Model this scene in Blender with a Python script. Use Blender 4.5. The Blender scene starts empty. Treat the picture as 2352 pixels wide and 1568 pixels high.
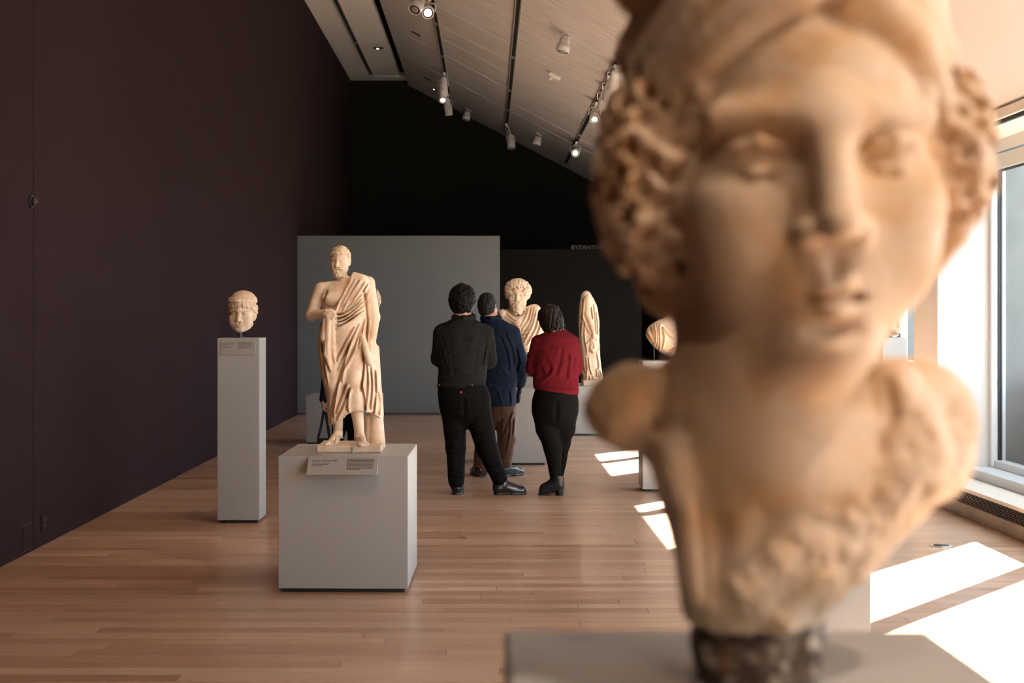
import bpy, math, random
import numpy as np
from mathutils import Matrix, Vector, Euler

scene = bpy.context.scene
COL = scene.collection
random.seed(7)

# ------------------------------------------------------------------ camera
F_PX = 3266.67                 # 50 mm lens on a 36 mm wide frame of 2352 px
VX, VY, CH = 1121.0, 728.0, 1.45   # vanishing point of the room axis and eye height
cam_d = bpy.data.cameras.new('camera')
cam = bpy.data.objects.new('camera', cam_d)
COL.objects.link(cam)
cam.location = (0, 0, CH)
cam.rotation_euler = (math.pi / 2, 0, 0)
cam_d.lens = 50
cam_d.sensor_width = 36
cam_d.shift_x = (1176 - VX) / 2352
cam_d.shift_y = -(784 - VY) / 2352
cam_d.clip_start = 0.05
cam_d.clip_end = 300
cam_d.dof.use_dof = True
cam_d.dof.focus_distance = 9.0
cam_d.dof.aperture_fstop = 5.6
scene.camera = cam

# ------------------------------------------------------------------ exposure, sky, sun
scene.view_settings.view_transform = 'Standard'
scene.view_settings.look = 'None'
scene.view_settings.gamma = 1.0
scene.view_settings.exposure = 1.25
scene.view_settings.use_curve_mapping = False
scene.cycles.use_denoising = True
scene.cycles.max_bounces = 10
scene.cycles.diffuse_bounces = 6
scene.cycles.caustics_reflective = False
scene.cycles.caustics_refractive = False
scene.cycles.sample_clamp_indirect = 6.0

SKY = 4.2
world = bpy.data.worlds.new('sky')
scene.world = world
world.use_nodes = True
bg = world.node_tree.nodes['Background']
bg.inputs[0].default_value = (0.66, 0.83, 1.0, 1)
bg.inputs[1].default_value = SKY

sun_d = bpy.data.lights.new('sun', 'SUN')
sun_d.energy = 84.0
sun_d.angle = 0.009
sun_d.color = (1.0, 0.98, 0.95)
sun = bpy.data.objects.new('sun', sun_d)
COL.objects.link(sun)
sun.rotation_euler = Vector((-0.65, -0.76, -0.589)).to_track_quat('-Z', 'Y').to_euler()
sun.location = (12, 16, 12)

SPOT_GAIN = 0.45
WARM = (1.0, 0.80, 0.62)
TUNGSTEN = (1.0, 0.60, 0.32)


def P(px, py, d):
    """World point seen at photo pixel (px, py) at a distance d along the room axis."""
    return np.array([(px - VX) / F_PX * d, d, CH - (py - VY) / F_PX * d])


# ------------------------------------------------------------------ object helpers
def link(o, parent=None):
    COL.objects.link(o)
    if parent is not None:
        o.parent = parent
    return o


def tag(o, label=None, cat=None, group=None, kind=None):
    if label: o['label'] = label
    if cat: o['category'] = cat
    if group: o['group'] = group
    if kind: o['kind'] = kind
    return o


def empty(name, loc=(0, 0, 0), rz=0.0):
    o = bpy.data.objects.new(name, None)
    o.empty_display_size = 0.1
    o.location = loc
    o.rotation_euler = (0, 0, rz)
    return link(o)


class MB:
    """Collects simple solids and links them as one mesh object."""
    def __init__(s):
        s.v = []; s.f = []; s.sm = []

    def add(s, vs, fs, smooth=False):
        n = len(s.v)
        s.v += [tuple(map(float, v)) for v in vs]
        s.f += [tuple(n + i for i in f) for f in fs]
        s.sm += [smooth] * len(fs)
        return s

    def box(s, lo, hi, b=0.0):
        x0, y0, z0 = lo; x1, y1, z1 = hi
        if b <= 0:
            vs = [(x0, y0, z0), (x1, y0, z0), (x1, y1, z0), (x0, y1, z0), (x0, y0, z1), (x1, y0, z1), (x1, y1, z1), (x0, y1, z1)]
            return s.add(vs, [(0, 3, 2, 1), (4, 5, 6, 7), (0, 1, 5, 4), (1, 2, 6, 5), (2, 3, 7, 6), (3, 0, 4, 7)])
        rings = []
        for z, k in ((z0, b), (z0 + b, 0), (z1 - b, 0), (z1, b)):
            c = b if k == 0 else b
            rings.append([(x0 + k + c * (k == 0), y0 + k, z), (x1 - k - c * (k == 0), y0 + k, z), (x1 - k, y0 + k + c * (k == 0), z), (x1 - k, y1 - k - c * (k == 0), z),
                          (x1 - k - c * (k == 0), y1 - k, z), (x0 + k + c * (k == 0), y1 - k, z), (x0 + k, y1 - k - c * (k == 0), z), (x0 + k, y0 + k + c * (k == 0), z)])
        vs = [p for r in rings for p in r]
        fs = []
        for r in range(3):
            for i in range(8):
                j = (i + 1) % 8
                fs.append((r * 8 + i, r * 8 + j, r * 8 + 8 + j, r * 8 + 8 + i))
        fs.append(tuple(reversed(range(8)))); fs.append(tuple(range(24, 32)))
        return s.add(vs, fs)

    def tube(s, pts, rad, n=10, cap=True, smooth=True):
        pts = [Vector(p) for p in pts]
        if not hasattr(rad, '__len__'): rad = [rad] * len(pts)
        vs = []; fs = []
        up = None
        for i, p in enumerate(pts):
            t = (pts[min(i + 1, len(pts) - 1)] - pts[max(i - 1, 0)]).normalized()
            if up is None:
                up = t.orthogonal().normalized()
            up = (up - t * up.dot(t))
            up = up.normalized() if up.length > 1e-6 else t.orthogonal().normalized()
            w = t.cross(up)
            for k in range(n):
                a = 2 * math.pi * k / n
                vs.append(p + (up * math.cos(a) + w * math.sin(a)) * rad[i])
        for i in range(len(pts) - 1):
            for k in range(n):
                j = (k + 1) % n
                fs.append((i * n + k, i * n + j, i * n + n + j, i * n + n + k))
        s.add(vs, fs, smooth)
        if cap:
            m = len(s.v) - len(vs)
            s.f.append(tuple(m + k for k in reversed(range(n)))); s.sm.append(False)
            e = m + (len(pts) - 1) * n
            s.f.append(tuple(e + k for k in range(n))); s.sm.append(False)
        return s

    def lathe(s, prof, n=24, org=(0, 0, 0)):
        vs = []; fs = []
        for r, z in prof:
            for k in range(n):
                a = 2 * math.pi * k / n
                vs.append((org[0] + r * math.cos(a), org[1] + r * math.sin(a), org[2] + z))
        for i in range(len(prof) - 1):
            for k in range(n):
                j = (k + 1) % n
                fs.append((i * n + k, i * n + j, i * n + n + j, i * n + n + k))
        s.add(vs, fs, True)
        m = len(s.v) - len(vs)
        s.f.append(tuple(m + k for k in reversed(range(n)))); s.sm.append(False)
        e = m + (len(prof) - 1) * n
        s.f.append(tuple(e + k for k in range(n))); s.sm.append(False)
        return s

    def mesh(s, name, mat):
        me = bpy.data.meshes.new(name)
        me.from_pydata(s.v, [], s.f)
        me.polygons.foreach_set('use_smooth', s.sm)
        me.materials.append(mat)
        me.update()
        return me

    def build(s, name, mat, parent=None, loc=None):
        o = bpy.data.objects.new(name, s.mesh(name, mat))
        if loc is not None: o.location = loc
        return link(o, parent)


# ------------------------------------------------------------------ materials
def srgb(r, g, b):
    f = lambda c: c / 12.92 if c <= 0.04045 else ((c + 0.055) / 1.055) ** 2.4
    return (f(r / 255), f(g / 255), f(b / 255))


def pmat(name, col, rough=0.5, spec=0.5, metal=0.0, mix=None, mix2=None, bump=None, coord='Object', stretch=None, sheen=0.0):
    """Principled material; mix = (colour, noise scale, low, high) blends patches in, bump = (scale, strength)."""
    m = bpy.data.materials.new(name)
    m.use_nodes = True
    nt = m.node_tree; N = nt.nodes; L = nt.links
    b = N['Principled BSDF']
    b.inputs['Base Color'].default_value = (*col, 1)
    b.inputs['Roughness'].default_value = rough
    b.inputs['Specular IOR Level'].default_value = spec
    b.inputs['Metallic'].default_value = metal
    if sheen:
        b.inputs['Sheen Weight'].default_value = sheen
        b.inputs['Sheen Roughness'].default_value = 0.5
    tc = N.new('ShaderNodeTexCoord')
    src = tc.outputs[coord]
    if stretch:
        mp = N.new('ShaderNodeMapping'); mp.inputs['Scale'].default_value = stretch
        L.new(src, mp.inputs['Vector']); src = mp.outputs['Vector']
    last = None
    for mx in (mix, mix2):
        if not mx: continue
        n = N.new('ShaderNodeTexNoise'); n.inputs['Scale'].default_value = mx[1]; n.inputs['Detail'].default_value = 6
        n.inputs['Roughness'].default_value = 0.6
        L.new(src, n.inputs['Vector'])
        r = N.new('ShaderNodeMapRange'); r.inputs['From Min'].default_value = mx[2]; r.inputs['From Max'].default_value = mx[3]
        L.new(n.outputs['Fac'], r.inputs['Value'])
        k = N.new('ShaderNodeMix'); k.data_type = 'RGBA'
        if last is None: k.inputs[6].default_value = (*col, 1)
        else: L.new(last, k.inputs[6])
        k.inputs[7].default_value = (*mx[0], 1)
        L.new(r.outputs['Result'], k.inputs[0])
        last = k.outputs[2]
    if last is not None:
        L.new(last, b.inputs['Base Color'])
    if bump:
        n = N.new('ShaderNodeTexNoise'); n.inputs['Scale'].default_value = bump[0]; n.inputs['Detail'].default_value = 5
        L.new(src, n.inputs['Vector'])
        bp = N.new('ShaderNodeBump'); bp.inputs['Strength'].default_value = bump[1]; bp.inputs['Distance'].default_value = 0.01
        L.new(n.outputs['Fac'], bp.inputs['Height'])
        L.new(bp.outputs['Normal'], b.inputs['Normal'])
    return m


def emit_mat(name, col, strength):
    m = bpy.data.materials.new(name); m.use_nodes = True
    b = m.node_tree.nodes['Principled BSDF']
    b.inputs['Base Color'].default_value = (*col, 1)
    b.inputs['Emission Color'].default_value = (*col, 1)
    b.inputs['Emission Strength'].default_value = strength
    return m


def wood_floor_mat():
    m = bpy.data.materials.new('oak floor'); m.use_nodes = True
    nt = m.node_tree; N = nt.nodes; L = nt.links
    b = N['Principled BSDF']
    tc = N.new('ShaderNodeTexCoord')
    geo = N.new('ShaderNodeNewGeometry')
    oi = N.new('ShaderNodeObjectInfo')
    ad = N.new('ShaderNodeMath'); ad.operation = 'ADD'
    L.new(geo.outputs['Random Per Island'], ad.inputs[0]); L.new(oi.outputs['Random'], ad.inputs[1])
    fr = N.new('ShaderNodeMath'); fr.operation = 'FRACT'; L.new(ad.outputs[0], fr.inputs[0])
    ramp = N.new('ShaderNodeValToRGB')
    cr = ramp.color_ramp
    cr.elements[0].position = 0.0; cr.elements[0].color = (*FLOOR_COLS[0], 1)
    cr.elements[1].position = 1.0; cr.elements[1].color = (*FLOOR_COLS[-1], 1)
    for i, c in enumerate(FLOOR_COLS[1:-1]):
        e = cr.elements.new((i + 1) / (len(FLOOR_COLS) - 1)); e.color = (*c, 1)
    L.new(fr.outputs[0], ramp.inputs[0])
    # grain runs along the boards (x); each board shifts the pattern
    off = N.new('ShaderNodeCombineXYZ'); sc = N.new('ShaderNodeMath'); sc.operation = 'MULTIPLY'; sc.inputs[1].default_value = 37
    L.new(fr.outputs[0], sc.inputs[0]); L.new(sc.outputs[0], off.inputs[0]); L.new(sc.outputs[0], off.inputs[2])
    va = N.new('ShaderNodeVectorMath'); va.operation = 'ADD'
    L.new(geo.outputs['Position'], va.inputs[0]); L.new(off.outputs[0], va.inputs[1])
    mp = N.new('ShaderNodeMapping'); mp.inputs['Scale'].default_value = (1.2, 26, 26)
    L.new(va.outputs[0], mp.inputs['Vector'])
    n = N.new('ShaderNodeTexNoise'); n.inputs['Scale'].default_value = 2.0; n.inputs['Detail'].default_value = 5; n.inputs['Distortion'].default_value = 0.6
    L.new(mp.outputs[0], n.inputs['Vector'])
    r = N.new('ShaderNodeMapRange'); r.inputs['From Min'].default_value = 0.3; r.inputs['From Max'].default_value = 0.72
    r.inputs['To Min'].default_value = 0.82; r.inputs['To Max'].default_value = 1.10
    L.new(n.outputs['Fac'], r.inputs['Value'])
    mu = N.new('ShaderNodeVectorMath'); mu.operation = 'SCALE'
    L.new(ramp.outputs[0], mu.inputs[0]); L.new(r.outputs[0], mu.inputs['Scale'])
    L.new(mu.outputs[0], b.inputs['Base Color'])
    r2 = N.new('ShaderNodeMapRange'); r2.inputs['To Min'].default_value = 0.24; r2.inputs['To Max'].default_value = 0.36
    L.new(n.outputs['Fac'], r2.inputs['Value']); L.new(r2.outputs[0], b.inputs['Roughness'])
    b.inputs['Specular IOR Level'].default_value = 0.5
    bp = N.new('ShaderNodeBump'); bp.inputs['Strength'].default_value = 0.08; bp.inputs['Distance'].default_value = 0.002
    L.new(n.outputs['Fac'], bp.inputs['Height']); L.new(bp.outputs[0], b.inputs['Normal'])
    return m


FLOOR_COLS = [(0.43, 0.265, 0.17), (0.50, 0.325, 0.22), (0.32, 0.180, 0.11), (0.53, 0.355, 0.25), (0.40, 0.245, 0.155), (0.36, 0.21, 0.13), (0.46, 0.29, 0.19)]
M = {}
M['floor'] = wood_floor_mat()
M['subfloor'] = pmat('floor joint', (0.05, 0.03, 0.02), 0.8)
M['wall_left'] = pmat('aubergine wall fabric', (0.030, 0.0165, 0.0195), 0.85, 0.06, mix=((0.028, 0.0152, 0.018), 3, 0.4, 0.7), bump=(600, 0.12))
M['wall_far'] = pmat('black olive wall', (0.016, 0.0155, 0.012), 0.9, 0.05, bump=(500, 0.1))
M['dark_panel'] = pmat('dark brown partition', (0.0075, 0.0062, 0.005), 0.85, 0.06)
M['partition'] = pmat('slate grey partition', (0.128, 0.140, 0.145), 0.65, 0.3, bump=(400, 0.05))
M['white'] = pmat('warm white plaster', (0.88, 0.86, 0.82), 0.7, 0.3, bump=(300, 0.05))
M['column'] = pmat('glare-dimmed column white', (0.58, 0.57, 0.555), 0.75, 0.2, bump=(300, 0.04))  # the wall's white, darkened to offset the strong window light on the columns
M['ceiling'] = pmat('washed board ceiling', (0.66, 0.62, 0.60), 0.7, 0.15, mix=((0.46, 0.425, 0.405), 2.2, 0.38, 0.64), bump=(3, 0.6), stretch=(0.9, 16, 2))
M['ceiling_flat'] = pmat('painted flat ceiling', (0.72, 0.68, 0.65), 0.8, 0.2, bump=(120, 0.05))
M['ceiling_pale'] = pmat('pale ceiling plaster', (0.72, 0.715, 0.71), 0.8, 0.15, bump=(60, 0.12), stretch=(1, 6, 6))
M['pedestal'] = pmat('satin grey pedestal paint', (0.335, 0.34, 0.335), 0.42, 0.4, bump=(700, 0.02))
M['pedestal_base'] = pmat('black plinth recess', (0.02, 0.02, 0.02), 0.6)
M['label'] = pmat('grey beige label card', (0.32, 0.30, 0.28), 0.6, 0.3)
M['ink'] = pmat('dark print', (0.05, 0.045, 0.04), 0.8, 0.1)
M['aluminium'] = pmat('brushed aluminium', (0.62, 0.62, 0.62), 0.35, 0.5, metal=0.9)
M['frame'] = pmat('pale grey window frame', (0.62, 0.63, 0.63), 0.4, 0.5)
M['gasket'] = pmat('black gasket', (0.02, 0.02, 0.025), 0.6)
M['concrete'] = pmat('pale concrete', (0.17, 0.16, 0.152), 0.85, 0.2, mix=((0.14, 0.132, 0.125), 4, 0.35, 0.65), bump=(40, 0.15))
M['stone'] = pmat('tan stone skirting', (0.42, 0.35, 0.28), 0.6, 0.3, mix=((0.33, 0.27, 0.21), 5, 0.4, 0.65))
M['ledge'] = pmat('cream stone ledge', (0.70, 0.63, 0.55), 0.45, 0.4)
M['grille'] = pmat('bronze grille slat', (0.06, 0.045, 0.035), 0.5, 0.4, metal=0.4)
M['lamp'] = pmat('white lamp housing', (0.75, 0.73, 0.70), 0.45, 0.5)
M['black'] = pmat('matt black', (0.012, 0.012, 0.012), 0.7)
M['lens'] = emit_mat('lit lamp lens', (1.0, 0.80, 0.55), 3)
M['lawn'] = pmat('dark lawn', (0.05, 0.06, 0.035), 0.9, 0.2, mix=((0.03, 0.04, 0.02), 2, 0.4, 0.6))
M['lens_off'] = pmat('dull lamp lens', (0.25, 0.24, 0.22), 0.2, 0.6)


def glass_mat():
    m = bpy.data.materials.new('window glass'); m.use_nodes = True
    nt = m.node_tree; N = nt.nodes; L = nt.links
    N.remove(N['Principled BSDF'])
    t = N.new('ShaderNodeBsdfTransparent'); t.inputs[0].default_value = (0.93, 0.95, 0.95, 1)
    g = N.new('ShaderNodeBsdfGlossy'); g.inputs['Roughness'].default_value = 0.03
    mx = N.new('ShaderNodeMixShader'); mx.inputs[0].default_value = 0.06
    L.new(t.outputs[0], mx.inputs[1]); L.new(g.outputs[0], mx.inputs[2])
    L.new(mx.outputs[0], N['Material Output'].inputs[0])
    return m
M['glass'] = glass_mat()
# ------------------------------------------------------------------ the room
XL, XR = -2.83, 3.45          # left wall, heater front
XC = 3.49                     # face of the columns
Y0, Y1 = -6.0, 29.35          # rear and far wall
ZF = 6.33                     # flat ceiling
XFOLD, SL = -1.64, 0.524      # fold of the ceiling and its slope


XK, ZK = 2.2, 2.97            # towards the windows the ceiling drops more steeply


def zc(x):
    z = ZF - SL * (x - XFOLD)
    if x > XK:
        zk = ZF - SL * (XK - XFOLD)
        z = zk + (ZK - zk) * (x - XK) / (3.49 - XK)
    return z


def struct(name, mb, mat, parent=None):
    o = mb.build(name, mat, parent)
    if parent is None: o['kind'] = 'structure'
    return o


# floor: slab with boards laid across the room
floor = struct('floor', MB().box((XL - 0.2, Y0 - 0.2, -0.25), (4.1, Y1 + 0.2, -0.012)), M['subfloor'])
BW = 0.11
rng = random.Random(3)


def board_row(y, x0, x1):
    cuts = [x0]
    x = x0 - rng.uniform(0, 1.6)
    while True:
        x += rng.choice((1.0, 1.3, 1.6, 1.9, 2.2))
        if x >= x1 - 0.25: break
        if x > x0 + 0.25: cuts.append(x)
    cuts.append(x1)
    return list(zip(cuts[:-1], cuts[1:]))


stuff = MB()
n_planks = 0
y = Y0
rows = []
while y < Y1:
    rows.append(y); y += BW
G = 0.0009
for y in rows:
    for a, b in board_row(y, XL, XR + 0.02):
        dz = rng.uniform(0, 0.0004)
        single = 5.2 < y and n_planks < 298
        # a single board only where the photo shows it
        if single and (a / (y + .1) * F_PX + VX > 2400 or b / (y + .1) * F_PX + VX < -30): single = False
        L_ = b - a - 2 * G
        if single:
            mb = MB().box((0, 0, -0.012), (L_, BW - 2 * G, 0), 0.0008)
            mb.build('plank', M['floor'], floor, (a + G, y + G, dz)); n_planks += 1
        else:
            stuff.box((a + G, y + G, -0.012 + dz), (b - G, y + BW - G, dz))
o = stuff.build('plank_field', M['floor'], floor); o['kind'] = 'stuff'

# left wall in two panels with a fine open seam
YS = 8.86
struct('wall_left', MB().box((XL - 0.15, YS + 0.004, 0), (XL, Y1 + 0.15, ZF + 0.3)).box((XL - 0.15, Y0, 0), (XL, YS - 0.004, ZF + 0.3)).box((XL - 0.2, YS - 0.05, 0), (XL - 0.15, YS + 0.05, ZF)), M['wall_left'])
# far wall
struct('wall_far', MB().box((XL - 0.15, Y1, 0), (4.1, Y1 + 0.15, ZF + 0.3)), M['wall_far'])
struct('wall_rear', MB().box((XL - 0.15, Y0 - 0.15, 0), (4.1, Y0, ZF + 0.3)), M['wall_left'])

# flat ceiling strip and the sloped board ceiling
struct('ceiling_flat', MB().box((XL - 0.15, Y0, ZF), (XFOLD - 0.15, Y1 - .45, ZF + 0.1)).box((XL - 0.15, Y1 - .45, ZF), (XFOLD + .3, Y1, ZF + .1)), M['ceiling_flat'])
struct('ceiling_recess', MB().box((XFOLD - 0.3, Y0, ZF + .45), (XFOLD + 0.5, Y1, ZF + 0.5)).box((XFOLD - .2, Y0, ZF + .1), (XFOLD - .15, Y1, ZF + .45)).box((XFOLD + .45, Y0, ZF - .22), (XFOLD + .5, Y1, ZF + .45)).box((XFOLD - .3, Y1 - .5, ZF + .1), (XFOLD + .5, Y1 - .45, ZF + .47)).box((XFOLD - .3, Y0, ZF), (XFOLD + .5, Y0 + .05, ZF + .47)), M['black'])
cs = MB()
def slab(mb, xa, xb, ya, yb, u0=-.10, u1=.16):
    mb.add([(xa, ya, zc(xa) + u0), (xb, ya, zc(xb) + u0), (xb, yb, zc(xb) + u0), (xa, yb, zc(xa) + u0),
            (xa, ya, zc(xa) + u1), (xb, ya, zc(xb) + u1), (xb, yb, zc(xb) + u1), (xa, yb, zc(xa) + u1)],
           [(0, 3, 2, 1), (4, 5, 6, 7), (0, 1, 5, 4), (1, 2, 6, 5), (2, 3, 7, 6), (3, 0, 4, 7)])
    return mb
slab(cs, XFOLD, XK, Y0, Y1)
struct('ceiling_lower', slab(MB(), XK, 3.485, Y0, Y1), M['ceiling_pale'])
struct('ceiling_slope', cs, M['ceiling'])
ZC0 = -0.10   # underside of the slope against zc

# thin trim across the flat ceiling near the far wall
struct('trim_1', MB().box((-2.33, 28.75, ZF - .012), (XFOLD, 28.79, ZF)), M['ceiling_flat'])

# right side: columns, wall over the windows
PIL = [(-1.5, -0.9), (2.2, 2.8), (6.4, 7.0), (11.05, 11.65), (15.14, 15.74), (19.23, 19.83), (23.32, 23.92)]
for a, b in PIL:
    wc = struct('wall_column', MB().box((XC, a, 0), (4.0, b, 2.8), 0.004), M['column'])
    MB().box((4.0, a - .002, -0.3), (4.75, b, 4.0), 0.01).build('outer_pier', M['concrete'], wc)
wr = MB().box((XC, Y0, 2.80), (4.0, Y1, 3.3))
struct('wall_right', wr, M['white'])
struct('wall_right_far', MB().box((XC, 23.92, 0), (4.0, Y1, 2.80)), M['white'])
struct('wall_right_near', MB().box((XC, Y0, 0), (4.0, -1.5, 2.80)), M['white'])
# projecting white trim and the dark slot under it
struct('trim_2', MB().box((XC - 0.025, Y0, 2.795), (XC - 0.001, Y1, 2.865), 0.003), M['white'])
struct('trim_3', MB().box((XC + 0.004, Y0, 2.772), (XC + 0.03, Y1, 2.799)), M['gasket'])

# windows between the columns, each with heater and grille below
BAYS = [(PIL[i][1], PIL[i + 1][0]) for i in range(len(PIL) - 1)]
SEEN = {4: 1, 5: 2}
bay_words = {3: 'in front of the bright glazing nearest the camera', 4: 'under the window at the right edge'}
wn = 0
for i, (a, b) in enumerate(BAYS):
    wn += 1
    w = empty('window_%d' % wn, (3.95, a, 0.0)); w['kind'] = 'structure'
    L_ = b - a
    def wb(name, lo, hi, mat, bev=0.003):
        return MB().box(lo, hi, bev).build(name, M[mat], w)
    # coordinates local to (3.95, a, 0)
    wb('inner_sill', (-0.23, 0.0, 0.215), (0.0, L_, 0.288), 'frame')
    wb('bottom_rail', (-0.04, 0.06, 0.288), (0.05, L_ - 0.06, 0.345), 'frame')
    wb('jamb', (-0.06, L_ - 0.06, 0.288), (0.05, L_ - 0.002, 2.80), 'frame')
    wb('jamb', (-0.06, 0.002, 0.288), (0.05, 0.06, 2.80), 'frame')
    wb('head_rail', (-0.06, 0.06, 2.715), (0.05, L_ - 0.06, 2.80), 'frame')
    wb('top_rail', (-0.04, 0.06, 2.585), (0.05, L_ - 0.06, 2.70), 'frame')
    mid = 9.15 - a if i == 2 else (13.75 - a if i == 3 else L_ / 2)
    wb('mullion', (-0.05, mid - 0.05, 0.345), (0.09, mid + 0.05, 2.585), 'frame')
    for p, q in ((0.06, mid - 0.05), (mid + 0.05, L_ - 0.06)):
        wb('gasket_seal', (-0.012, p, 0.345), (0.02, p + 0.012, 2.585), 'gasket', 0)
        wb('gasket_seal', (-0.012, q - 0.012, 0.345), (0.02, q, 2.585), 'gasket', 0)
        wb('gasket_seal', (-0.012, p + 0.012, 2.573), (0.02, q - 0.012, 2.585), 'gasket', 0)
        wb('glass_pane', (0.0, p + 0.012, 0.347), (0.008, q - 0.012, 2.573), 'glass', 0)
    # heater casing
    h = empty('radiator_cover', (XR, a, 0))
    tag(h, 'stone-topped radiator cover with slotted grille ' + {0: 'beside the camera', 1: 'right of the foreground plinth', 2: 'under the tall window at the right edge', 3: 'beyond the white column', 4: 'under the third window from the right edge', 5: 'under the farthest window'}[i], 'radiator cover', 'radiator covers under the windows')
    def hb(name, lo, hi, mat, bev=0.002):
        return MB().box(lo, hi, bev).build(name, M[mat], h)
    hb('base_stone', (0.0, 0.0, 0.0), (0.5, L_, 0.098), 'stone')
    hb('back_panel', (0.06, 0.0, 0.098), (0.5, L_, 0.188), 'black', 0)
    hb('ledge', (-0.005, 0.0, 0.188), (0.5, L_, 0.215), 'ledge')
    for k in range(8):
        z = 0.1015 + k * 0.0108
        hb('slat', (0.004, 0.0, z), (0.05, L_, z + 0.0045), 'grille', 0)
    # daylight enters here
    pd = bpy.data.lights.new('window_portal', 'AREA'); pd.shape = 'RECTANGLE'
    pd.size = L_; pd.size_y = 2.4; pd.cycles.is_portal = True
    po = link(bpy.data.objects.new('window_portal', pd))
    po.location = (4.06, (a + b) / 2, 1.5)
    po.rotation_euler = Vector((-1, 0, 0)).to_track_quat('-Z', 'Z').to_euler()

# outside: a low parapet and the terrace ground
struct('wall_parapet', MB().box((4.24, -8, -0.3), (4.36, 30, 1.0), 0.006), M['concrete'])
struct('ground_terrace', MB().box((4.10, -40, -0.5), (60, 60, -0.3)), M['lawn'])

# grey partition and the dark one behind it with the room title
def thing(name, label, cat, loc=(0, 0, 0), rz=0, group=None):
    return tag(empty(name, loc, rz), label, cat, group)

DPART = 21.1
struct('wall_partition', MB().box((XL, DPART, 0), (0.174, DPART + 0.3, 2.657), 0.004), M['partition'])
struct('trim_4', MB().box((XL + .002, DPART - 0.003, 0.012), (0.172, DPART - 0.0005, 0.03)), M['gasket'])
DP2 = 24.0
zt = CH + (VY - 572) / F_PX * DP2
struct('wall_partition_dark', MB().box((0.0, DP2, 0), ((1474 - VX) / F_PX * DP2, DP2 + 0.25, zt), 0.004), M['dark_panel'])

def text_mesh(name, body, size, mat, parent=None, extrude=0.0, align='LEFT'):
    c = bpy.data.curves.new(name, 'FONT'); c.body = body; c.size = size; c.extrude = extrude; c.align_x = align
    c.resolution_u = 3
    o = bpy.data.objects.new(name, c); COL.objects.link(o)
    dg = bpy.context.evaluated_depsgraph_get()
    me = bpy.data.meshes.new_from_object(o.evaluated_get(dg))
    bpy.data.objects.remove(o)
    me.name = name; me.materials.clear(); me.materials.append(mat)
    return link(bpy.data.objects.new(name, me), parent)

M['letters'] = pmat('dim bronze letters', (0.045, 0.038, 0.03), 0.6)
t = text_mesh('wall_title', 'BYZANTINE ART', 0.092, M['letters'], None, 0.008)
wdt = max(v.co.x for v in t.data.vertices) - min(v.co.x for v in t.data.vertices)
tw = (1417 - 1312) / F_PX * DP2
t.scale = (tw / wdt, 1, 1)
t.location = ((1312 - VX) / F_PX * DP2, DP2 + 0.02, zt + 0.003)
t.rotation_euler = (math.pi / 2, 0, 0)
tag(t, 'small dim capital letters BYZANTINE ART standing on the dark partition', 'sign')

# small fittings on the left wall
k = thing('motion_sensor', 'small round dark sensor high on the purple wall', 'sensor', (XL, 8.80, 2.165))
MB().tube([(0, 0, 0), (0.012, 0, 0)], 0.042, 16).build('back_plate', M['black'], k)
MB().tube([(0.012, 0, 0), (0.03, 0, 0), (0.04, 0, 0)], [0.026, 0.024, 0.012], 16).build('knob', M['grille'], k)
k = thing('wall_outlet', 'purple painted socket plate low on the left wall', 'outlet', (XL, 9.05, 0.145))
MB().box((0, -0.06, -0.055), (0.008, 0.06, 0.055), 0.002).build('cover_plate', M['wall_left'], k)
for dz in (-0.02, 0.02):
    MB().box((0.008, -0.022, dz - 0.014), (0.011, 0.022, dz + 0.014), 0.001).build('socket', M['black'], k)
k = thing('access_panel', 'small square purple access panel by the floor on the left wall', 'panel', (XL, 8.72, 0.10))
MB().box((0, -0.085, -0.075), (0.006, 0.085, 0.075), 0.001).build('panel_face', M['wall_left'], k)
MB().box((0, -0.092, -0.082), (0.002, 0.092, 0.082)).build('panel_frame', M['black'], k)
# floor outlet
k = thing('floor_outlet', 'small round metal socket cover set in the floorboards near the radiator', 'outlet', tuple(P(2162, 1253, CH * F_PX / 525)))
k.location.z = 0.0
MB().lathe([(0.07, 0.0005), (0.07, 0.003), (0.066, 0.004)], 24).build('rim', M['aluminium'], k)
MB().lathe([(0.05, 0.004), (0.05, 0.005), (0.02, 0.005)], 24).build('lid', M['grille'], k)

# ------------------------------------------------------------------ pedestals
def pedestal(label, x0, x1, y0, y1, top, rz=0.0, group='grey display pedestals', gap=0.022, inset=0.02):
    cx, cy = (x0 + x1) / 2, (y0 + y1) / 2
    w, d = (x1 - x0) / 2, (y1 - y0) / 2
    o = thing('pedestal', label, 'pedestal', (cx, cy, 0), rz, group)
    MB().box((-w, -d, gap), (w, d, top), 0.0025).build('body', M['pedestal'], o)
    MB().box((-w + inset, -d + inset, 0.0008), (w - inset, d - inset, gap)).build('recessed_base', M['pedestal_base'], o)
    return o

def print_lines(parent, w, y0, n, pitch, x0, x1, seed, z=0.0006, last=0.5, thick=0.42):
    r = random.Random(seed)
    mb = MB()
    for i in range(n):
        e = x1 if i < n - 1 else x0 + (x1 - x0) * last
        x = x0
        while x < e - 0.003:
            l = min(r.uniform(0.004, 0.016), e - x)
            mb.box((x, y0 - i * pitch - pitch * thick, 0), (x + l, y0 - i * pitch, z))
            x += l + 0.0022
    return mb.build('print', M['ink'], parent)

# statue pedestal
D1 = 7.48
ped_soph = pedestal('wide waist-high grey pedestal under the standing draped statue', -1.099, -0.4156, D1, D1 + 0.731, 0.7187, -0.0143)
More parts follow.
